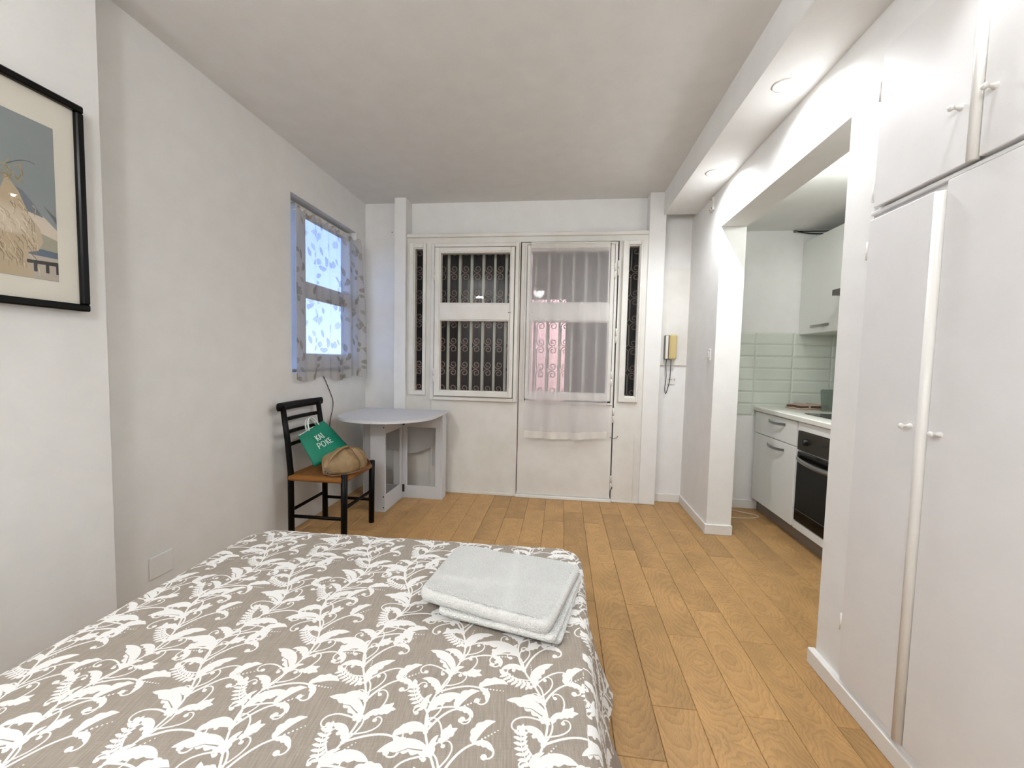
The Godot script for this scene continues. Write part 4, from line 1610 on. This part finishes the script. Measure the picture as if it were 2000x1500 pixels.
func bags() -> void:
	# a green paper carrier leaning on the chair back
	var p00 := Vector3(-1.58, 0.478, -2.465)   # lower near corner
	var p10 := Vector3(-1.49, 0.530, -2.775)   # lower far corner
	var p01 := Vector3(-1.672, 0.682, -2.440)  # upper near corner
	var p11 := Vector3(-1.692, 0.735, -2.750)  # upper far corner
	var o := (p00 + p10) * 0.5
	var b := thing("green_carrier_bag", "green carrier bag with white KAI POKE lettering leaning on the chair back", "bag", o)
	var n := (p10 - p00).cross(p01 - p00).normalized()
	if n.x < 0.0:
		n = -n
	var face := func(u: float, v: float, side: float) -> Vector3:
		var q := p00.lerp(p10, u).lerp(p01.lerp(p11, u), v) - o
		var puff := 0.018 * pow(maxf(0.0, sin(PI * clampf(u, 0, 1))), 0.5) * (1.0 - 0.75 * v) + 0.004
		return q + n * side * puff + n * 0.003 * sin(u * 9.0 + v * 7.0)
	var st := new_st(true)
	for side: float in [1.0, -1.0]:
		var rows := []
		for i in 13:
			var row := PackedVector3Array()
			for j in 17:
				row.append(face.call(j / 16.0, i / 12.0, side))
			rows.append(row)
		sheet(st, rows, false, func(_q: Vector3) -> Vector3: return n * side)
	for e: Array in [[0.0, 0], [1.0, 0], [0.0, 1]]:
		for i in 16:
			var a0 := i / 16.0
			var a1 := (i + 1) / 16.0
			if int(e[1]) == 0:
				quad(st, face.call(e[0], a0, 1.0), face.call(e[0], a1, 1.0), face.call(e[0], a1, -1.0), face.call(e[0], a0, -1.0), (p10 - p00) * (float(e[0]) - 0.5))
			else:
				quad(st, face.call(a0, 0.0, 1.0), face.call(a1, 0.0, 1.0), face.call(a1, 0.0, -1.0), face.call(a0, 0.0, -1.0), p00 - p01)
	obj("body", st, M.green_paper, b)
	var ux := (p10 - p00).normalized()
	var uy := n.cross(ux).normalized()
	if uy.y < 0.0:
		uy = -uy
	var right := uy.cross(n).normalized()
	var font := SystemFont.new()
	font.font_names = PackedStringArray(["Droid Sans"])
	for line: Array in [["KAI", 0.68, 0.34], ["POKE", 0.47, 0.27]]:
		var u: float = line[2]
		for ch: String in line[0]:
			var tm := TextMesh.new()
			tm.text = ch
			tm.font = font
			tm.font_size = 40
			tm.pixel_size = 0.00145
			tm.depth = 0.0024
			var wide := font.get_string_size(ch, HORIZONTAL_ALIGNMENT_LEFT, -1, 40).x * 0.00145 / 0.31
			var v: float = line[1]
			var at: Vector3 = face.call(u + wide * 0.5, v, 1.0)
			var du: Vector3 = (face.call(u + wide * 0.5 + 0.03, v, 1.0) - face.call(u + wide * 0.5 - 0.03, v, 1.0)).normalized()
			var dv: Vector3 = (face.call(u + wide * 0.5, v + 0.04, 1.0) - face.call(u + wide * 0.5, v - 0.04, 1.0)).normalized()
			var nn := du.cross(dv).normalized()
			if nn.dot(n) < 0.0:
				nn = -nn
				du = -du
			var l := put("lettering", tm, M.print_white, b)
			l.transform = Transform3D(Basis(du, nn.cross(du), nn), at + nn * 0.0018)
			u += wide
	# white rim and the two handles
	st = new_st(true)
	var rim := PackedVector3Array()
	for i in 9:
		rim.append(face.call(i / 8.0 * 0.55, 1.0, 1.0) + n * 0.001)
	tube(st, rim, 0.0028)
	obj("rim", st, M.print_white, b)
	for s: float in [1.0, -1.0]:
		var base_a: Vector3 = face.call(0.34, 0.97, s)
		var base_b: Vector3 = face.call(0.72, 0.97, s)
		var pts := PackedVector3Array()
		for i in 13:
			var t := i / 12.0
			pts.append(base_a.lerp(base_b, t) + uy * 0.075 * pow(sin(PI * t), 0.6) + n * s * 0.004)
		st = new_st(true)
		tube(st, pts, 0.0055, 0.0055, 6)
		obj("handle", st, M.print_white, b)

	# a slouching tan handbag in front of it
	var h := thing("tan_handbag", "slouchy tan leather handbag lying on the rush seat", "handbag", Vector3(-1.410, 0.440, -2.53))
	var along := Vector3(0.55, 0, -0.83).normalized()
	var across := Vector3(0.83, 0, 0.55).normalized()
	var rows := []
	for i in 15:
		var v := i / 14.0
		var ring := PackedVector3Array()
		for j in 48:
			var a := TAU * j / 48.0
			var lift := sin(v * PI * 0.5)
			var rr := pow(cos(v * PI * 0.5), 0.55)
			var fold := 1.0 + 0.075 * sin(a * 5.0 + v * 3.0) * (1.0 - v) + 0.07 * sin(a * 9.0 + 1.0 + v * 2.0) * v + 0.03 * sin(a * 14.0 - v * 5.0)
			var bulge := 1.0 + 0.10 * sin(PI * minf(1.0, v * 1.6))
			var p := along * cos(a) * 0.140 * rr * fold * bulge + across * sin(a) * 0.078 * rr * fold * bulge
			var ridge := 0.022 * sin(cos(a) * 6.0 + v * 4.0) * v * (1.0 - v) * 3.0
			ring.append(p + Vector3(-0.015 * v, 0.006 + 0.142 * lift + ridge, -0.02 * v))
		rows.append(ring)
	var low := PackedVector3Array()
	for j in 48:
		low.append(Vector3((rows[0][j] as Vector3).x * 0.6, 0.0, (rows[0][j] as Vector3).z * 0.6))
	rows.push_front(low)
	st = new_st(true)
	sheet(st, rows, true, func(q: Vector3) -> Vector3: return Vector3(q.x, (q.y - 0.03) * 1.5, q.z) if q.y > 0.004 else Vector3.DOWN)
	obj("body", st, M.tan_leather, h)
	# a centre seam, the flap's dark opening, straps and rings
	var seam := PackedVector3Array()
	for i in range(1, 15):
		seam.append((rows[i][8] as Vector3) + Vector3(0.002, 0.002, 0.002))
	st = new_st(true)
	tube(st, seam, 0.0028, 0.0028, 6)
	obj("seam", st, M.tan_strap, h)
	var on_bag := func(a: float, y: float, c: float) -> Vector3: return along * a + across * c + Vector3(0, y, 0)
	var strap := PackedVector3Array()
	for q: Array in [[-0.130, 0.050, 0.030], [-0.105, 0.108, 0.034], [-0.060, 0.146, 0.030], [-0.015, 0.162, 0.016], [0.035, 0.158, -0.008]]:
		strap.append(on_bag.call(q[0], q[1], q[2]))
	st = new_st(true)
	tube(st, smooth_line(strap, 6), 0.0085, 0.0085, 8)
	obj("strap", st, M.tan_leather, h)
	strap = PackedVector3Array()
	for q: Array in [[-0.142, 0.032, 0.028], [-0.130, 0.012, 0.075], [-0.070, 0.009, 0.104], [0.030, 0.010, 0.104], [0.110, 0.014, 0.076], [0.168, 0.016, 0.030], [0.186, 0.030, -0.010], [0.168, 0.058, -0.030], [0.135, 0.085, -0.022], [0.105, 0.104, -0.012]]:
		strap.append(on_bag.call(q[0], q[1], q[2]))
	st = new_st(true)
	tube(st, smooth_line(strap, 5), 0.0065, 0.0065, 8)
	obj("strap", st, M.tan_strap, h)
	for q: Array in [[-0.140, 0.046, 0.034, 0.2], [-0.132, 0.026, 0.056, 1.1], [0.104, 0.108, -0.010, 0.5]]:
		st = new_st(true)
		var ringp := PackedVector3Array()
		var bs := Basis(Vector3.UP, q[3])
		for i in 17:
			ringp.append((on_bag.call(q[0], q[1], q[2]) as Vector3) + bs * Vector3(cos(TAU * i / 16.0) * 0.013, sin(TAU * i / 16.0) * 0.013, 0))
		tube(st, ringp, 0.0022, 0.0022, 6)
		obj("ring", st, M.steel, h)
	st = new_st(true)
	var tabs := PackedVector2Array()
	for q: Array in [[0.075, -0.020], [0.118, -0.020], [0.118, 0.022], [0.075, 0.022]]:
		var p3: Vector3 = on_bag.call(q[0], 0.0, q[1])
		tabs.append(Vector2(p3.x, p3.z))
	soft_slab(st, rounded(tabs, 0.012, 3, 3), 0.098, 0.120, no_bump)
	obj("tab", st, M.tan_leather, h)


# ------------------------------------------------------------------ picture and small things

func picture() -> void:
	# hung on the pier: outer edges from z -1.287 towards the lens
	var p := thing("framed_print", "large print in a black frame with a cream mount on the left wall", "picture", Vector3(-1.70, 1.69, -0.99))
	var x0 := 0.0
	var h := 0.352
	var w := 0.296
	var f := 0.024
	for y: Array in [[-h, -h + f], [h - f, h]]:
		box("frame_bar", Vector3(x0 + 0.002, y[0], -w), Vector3(x0 + 0.030, y[1], w), 0.004, M.frame_lacquer, p)
	for z: Array in [[-w, -w + f], [w - f, w]]:
		box("frame_bar", Vector3(x0 + 0.002, -h + f, z[0]), Vector3(x0 + 0.030, h - f, z[1]), 0.004, M.frame_lacquer, p)
	box("mount", Vector3(x0 + 0.004, -h + f, -w + f), Vector3(x0 + 0.014, h - f, w - f), 0.0, M.mat_board, p)
	var art := plain("print_paper", Color(1, 1, 1), 0.9)
	art.albedo_texture = print_image()
	var st := new_st()
	var iy0 := -0.262
	var iy1 := 0.236
	var iz := 0.214
	for q: Array in [[Vector3(0.0145, iy0, -iz), Vector2(1, 1)], [Vector3(0.0145, iy1, -iz), Vector2(1, 0)], [Vector3(0.0145, iy1, iz), Vector2(0, 0)], [Vector3(0.0145, iy0, -iz), Vector2(1, 1)], [Vector3(0.0145, iy1, iz), Vector2(0, 0)], [Vector3(0.0145, iy0, iz), Vector2(0, 1)]]:
		st.set_uv(q[1])
		st.add_vertex(q[0])
	obj("printed_sheet", st, art, p)
	box("glazing", Vector3(0.0165, -h + f, -w + f), Vector3(0.0185, h - f, w - f), 0.0, M.glass, p)

# a plain landscape in the print's colours: grey-blue sky, pale hills, a tan figure-like mound, a fence
func print_image() -> ImageTexture:
	var im := Image.create(512, 512, false, Image.FORMAT_RGB8)
	im.fill(Color(0.54, 0.565, 0.565))
	var r := RandomNumberGenerator.new()
	r.seed = 3
	for k in 500:
		var t := r.randf_range(-0.012, 0.012)
		im.fill_rect(Rect2i(r.randi_range(0, 511), r.randi_range(0, 280), r.randi_range(10, 60), 2), Color(0.54 + t, 0.565 + t, 0.565 + t))
	var poly := func(pts: Array, c: Color) -> void:
		var o := PackedVector2Array()
		for q: Array in pts:
			o.append(Vector2(0.60 + float(q[0]) * 0.3995, float(q[1]) * 0.999))
		fill_poly(im, o, c)
	poly.call([[0, 0.60], [0.45, 0.50], [0.70, 0.56], [0.999, 0.66], [0.999, 0.82], [0, 0.82]], Color(0.80, 0.75, 0.68))
	poly.call([[0.30, 0.44], [0.50, 0.46], [0.64, 0.52], [0.80, 0.60], [0.50, 0.58], [0.30, 0.54]], Color(0.45, 0.47, 0.50))
	poly.call([[0.80, 0.52], [0.999, 0.58], [0.999, 0.62]], Color(0.42, 0.43, 0.44))
	poly.call([[0.72, 0.70], [0.999, 0.73], [0.999, 0.82], [0.60, 0.82]], Color(0.62, 0.60, 0.53))
	poly.call([[0.45, 0.80], [0.999, 0.81], [0.999, 0.853], [0.45, 0.85]], Color(0.36, 0.41, 0.47))
	poly.call([[0.3, 0.85], [0.999, 0.85], [0.999, 0.999], [0.3, 0.999]], Color(0.70, 0.66, 0.60))
	# the mound with strands
	poly.call([[0.10, 0.60], [0.28, 0.40], [0.44, 0.47], [0.58, 0.60], [0.74, 0.68], [0.78, 0.76], [0.70, 0.82], [0.55, 0.84], [0.62, 0.999], [0.0, 0.999], [0.0, 0.70]], Color(0.72, 0.65, 0.54))
	for k in 90:
		var a := Vector2(0.6 + 0.4 * r.randf_range(0.0, 0.66), r.randf_range(0.52, 0.90))
		var b := a + Vector2(r.randf_range(0.01, 0.035), r.randf_range(0.03, 0.10))
		fill_poly(im, stroke_outline([a, (a + b) * 0.5 + Vector2(0.012, -0.006), b], 0.005, 0.002), [Color(0.50, 0.42, 0.33), Color(0.58, 0.50, 0.40), Color(0.82, 0.77, 0.68)][k % 3])
	for k in 40:
		var a := Vector2(0.6 + 0.4 * r.randf_range(0.05, 0.52), r.randf_range(0.30, 0.40))
		fill_poly(im, stroke_outline([a, a + Vector2(r.randf_range(-0.05, 0.05), r.randf_range(0.0, 0.05))], 0.006, 0.003), [Color(0.58, 0.48, 0.30), Color(0.68, 0.60, 0.42)][k % 2])
	var arc := []
	for i in 15:
		arc.append(Vector2(0.72 + 0.16 * i / 14.0, (0.33 - 0.06 * sin(PI * 0.62 * i / 14.0))))
	fill_poly(im, stroke_outline(arc, 0.005, 0.003), Color(0.33, 0.31, 0.28))
	# fence
	poly.call([[0.52, 0.885], [0.999, 0.875], [0.999, 0.90], [0.52, 0.905]], Color(0.22, 0.20, 0.20))
	for x: float in [0.62, 0.80, 0.96]:
		poly.call([[x, 0.885], [x + 0.055, 0.885], [x + 0.055, 0.955], [x, 0.955]], Color(0.22, 0.20, 0.20))
	return ImageTexture.create_from_image(im)

func small_things() -> void:
	# entry telephone on the board
	var t := thing("entry_telephone", "cream entry telephone on the white board beside the door", "telephone", Vector3(0.905, 1.232, -3.627))
	box("cradle", Vector3(-0.046, 0.0, 0.0), Vector3(0.020, 0.205, 0.030), 0.005, M.grey_plastic, t)
	box("cradle_face", Vector3(-0.040, 0.006, 0.028), Vector3(-0.018, 0.200, 0.040), 0.003, M.white_plastic, t)
	var st := new_st()
	bx(st, Vector3(-0.014, 0.002, 0.030), Vector3(0.046, 0.208, 0.062), 0.009)
	obj("handset", st, M.cream_plastic, t)
	st = new_st(true)
	tube(st, smooth_line(PackedVector3Array([Vector3(-0.025, 0.004, 0.02), Vector3(-0.026, -0.06, 0.018), Vector3(-0.020, -0.15, 0.016), Vector3(-0.026, -0.25, 0.014), Vector3(-0.018, -0.288, 0.012), Vector3(-0.006, -0.255, 0.014), Vector3(0.010, -0.17, 0.016), Vector3(0.012, -0.08, 0.02), Vector3(0.010, 0.006, 0.03)]), 6), 0.003)
	obj("cord", st, M.cable, t)
	t = thing("telephone_socket", "small white socket on the wall below the entry telephone", "socket", Vector3(0.935, 1.02, -3.64))
	box("plate", Vector3(-0.034, 0.0, 0.0), Vector3(0.034, 0.062, 0.008), 0.003, M.white_plastic, t)
	for x: float in [-0.02, 0.0, 0.022]:
		box("screw", Vector3(x - 0.003, 0.038, 0.0078), Vector3(x + 0.003, 0.044, 0.0092), 0.0, M.screw, t)
	# light switch and junction box on the partition
	t = thing("light_switch", "white rocker light switch on the short partition wall", "switch", Vector3(1.05, 1.225, -3.085))
	box("plate", Vector3(-0.010, 0.0, -0.03), Vector3(0.0, 0.085, 0.03), 0.003, M.white_plastic, t)
	box("rocker", Vector3(-0.016, 0.022, -0.014), Vector3(-0.009, 0.064, 0.014), 0.003, M.white_plastic, t)
	t = thing("junction_box", "small painted junction box high on the wall below the beam", "junction box", Vector3(1.05, 2.30, -3.17))
	box("lid", Vector3(-0.014, 0.0, -0.035), Vector3(0.0, 0.095, 0.035), 0.003, M.white_plastic, t)
	for q: Array in [[0.018, 0.015], [0.012, -0.018], [0.080, 0.0]]:
		box("screw", Vector3(-0.0155, float(q[0]) - 0.004, float(q[1]) - 0.004), Vector3(-0.0138, float(q[0]) + 0.004, float(q[1]) + 0.004), 0.0, M.screw, t)
	# blank plate on the left wall beside the bed
	t = thing("blank_plate", "blank white cover plate low on the left wall beside the bed", "cover plate", Vector3(-1.81, 0.175, -1.635))
	box("cover", Vector3(0.0, 0.0, -0.055), Vector3(0.007, 0.10, 0.055), 0.002, M.plaster, t)
	# thin lead dropping from behind the flowered curtain
	st = new_st(true)
	tube(st, smooth_line(PackedVector3Array([Vector3(-1.805, 1.06, -2.93), Vector3(-1.803, 0.98, -2.985), Vector3(-1.803, 0.86, -3.06), Vector3(-1.803, 0.79, -3.065), Vector3(-1.803, 0.66, -3.02), Vector3(-1.803, 0.50, -3.03), Vector3(-1.803, 0.32, -3.05)]), 6), 0.0028)
	tag(obj("wall_lead", st, M.cable), "thin black lead hanging down the wall below the flowered curtain", "cable")
	# paint flecks and nail heads on the far wall
	st = new_st(true)
	lathe(st, [Vector2(0.005, 0.0), Vector2(0.004, 0.004), Vector2(0.0, 0.005)], 10, Transform3D(Basis(Vector3.RIGHT, PI / 2), Vector3(-1.555, 2.33, -3.625)))
	tag(obj("nail", st, M.screw), "nail head in the corner wall near the pilaster", "nail")
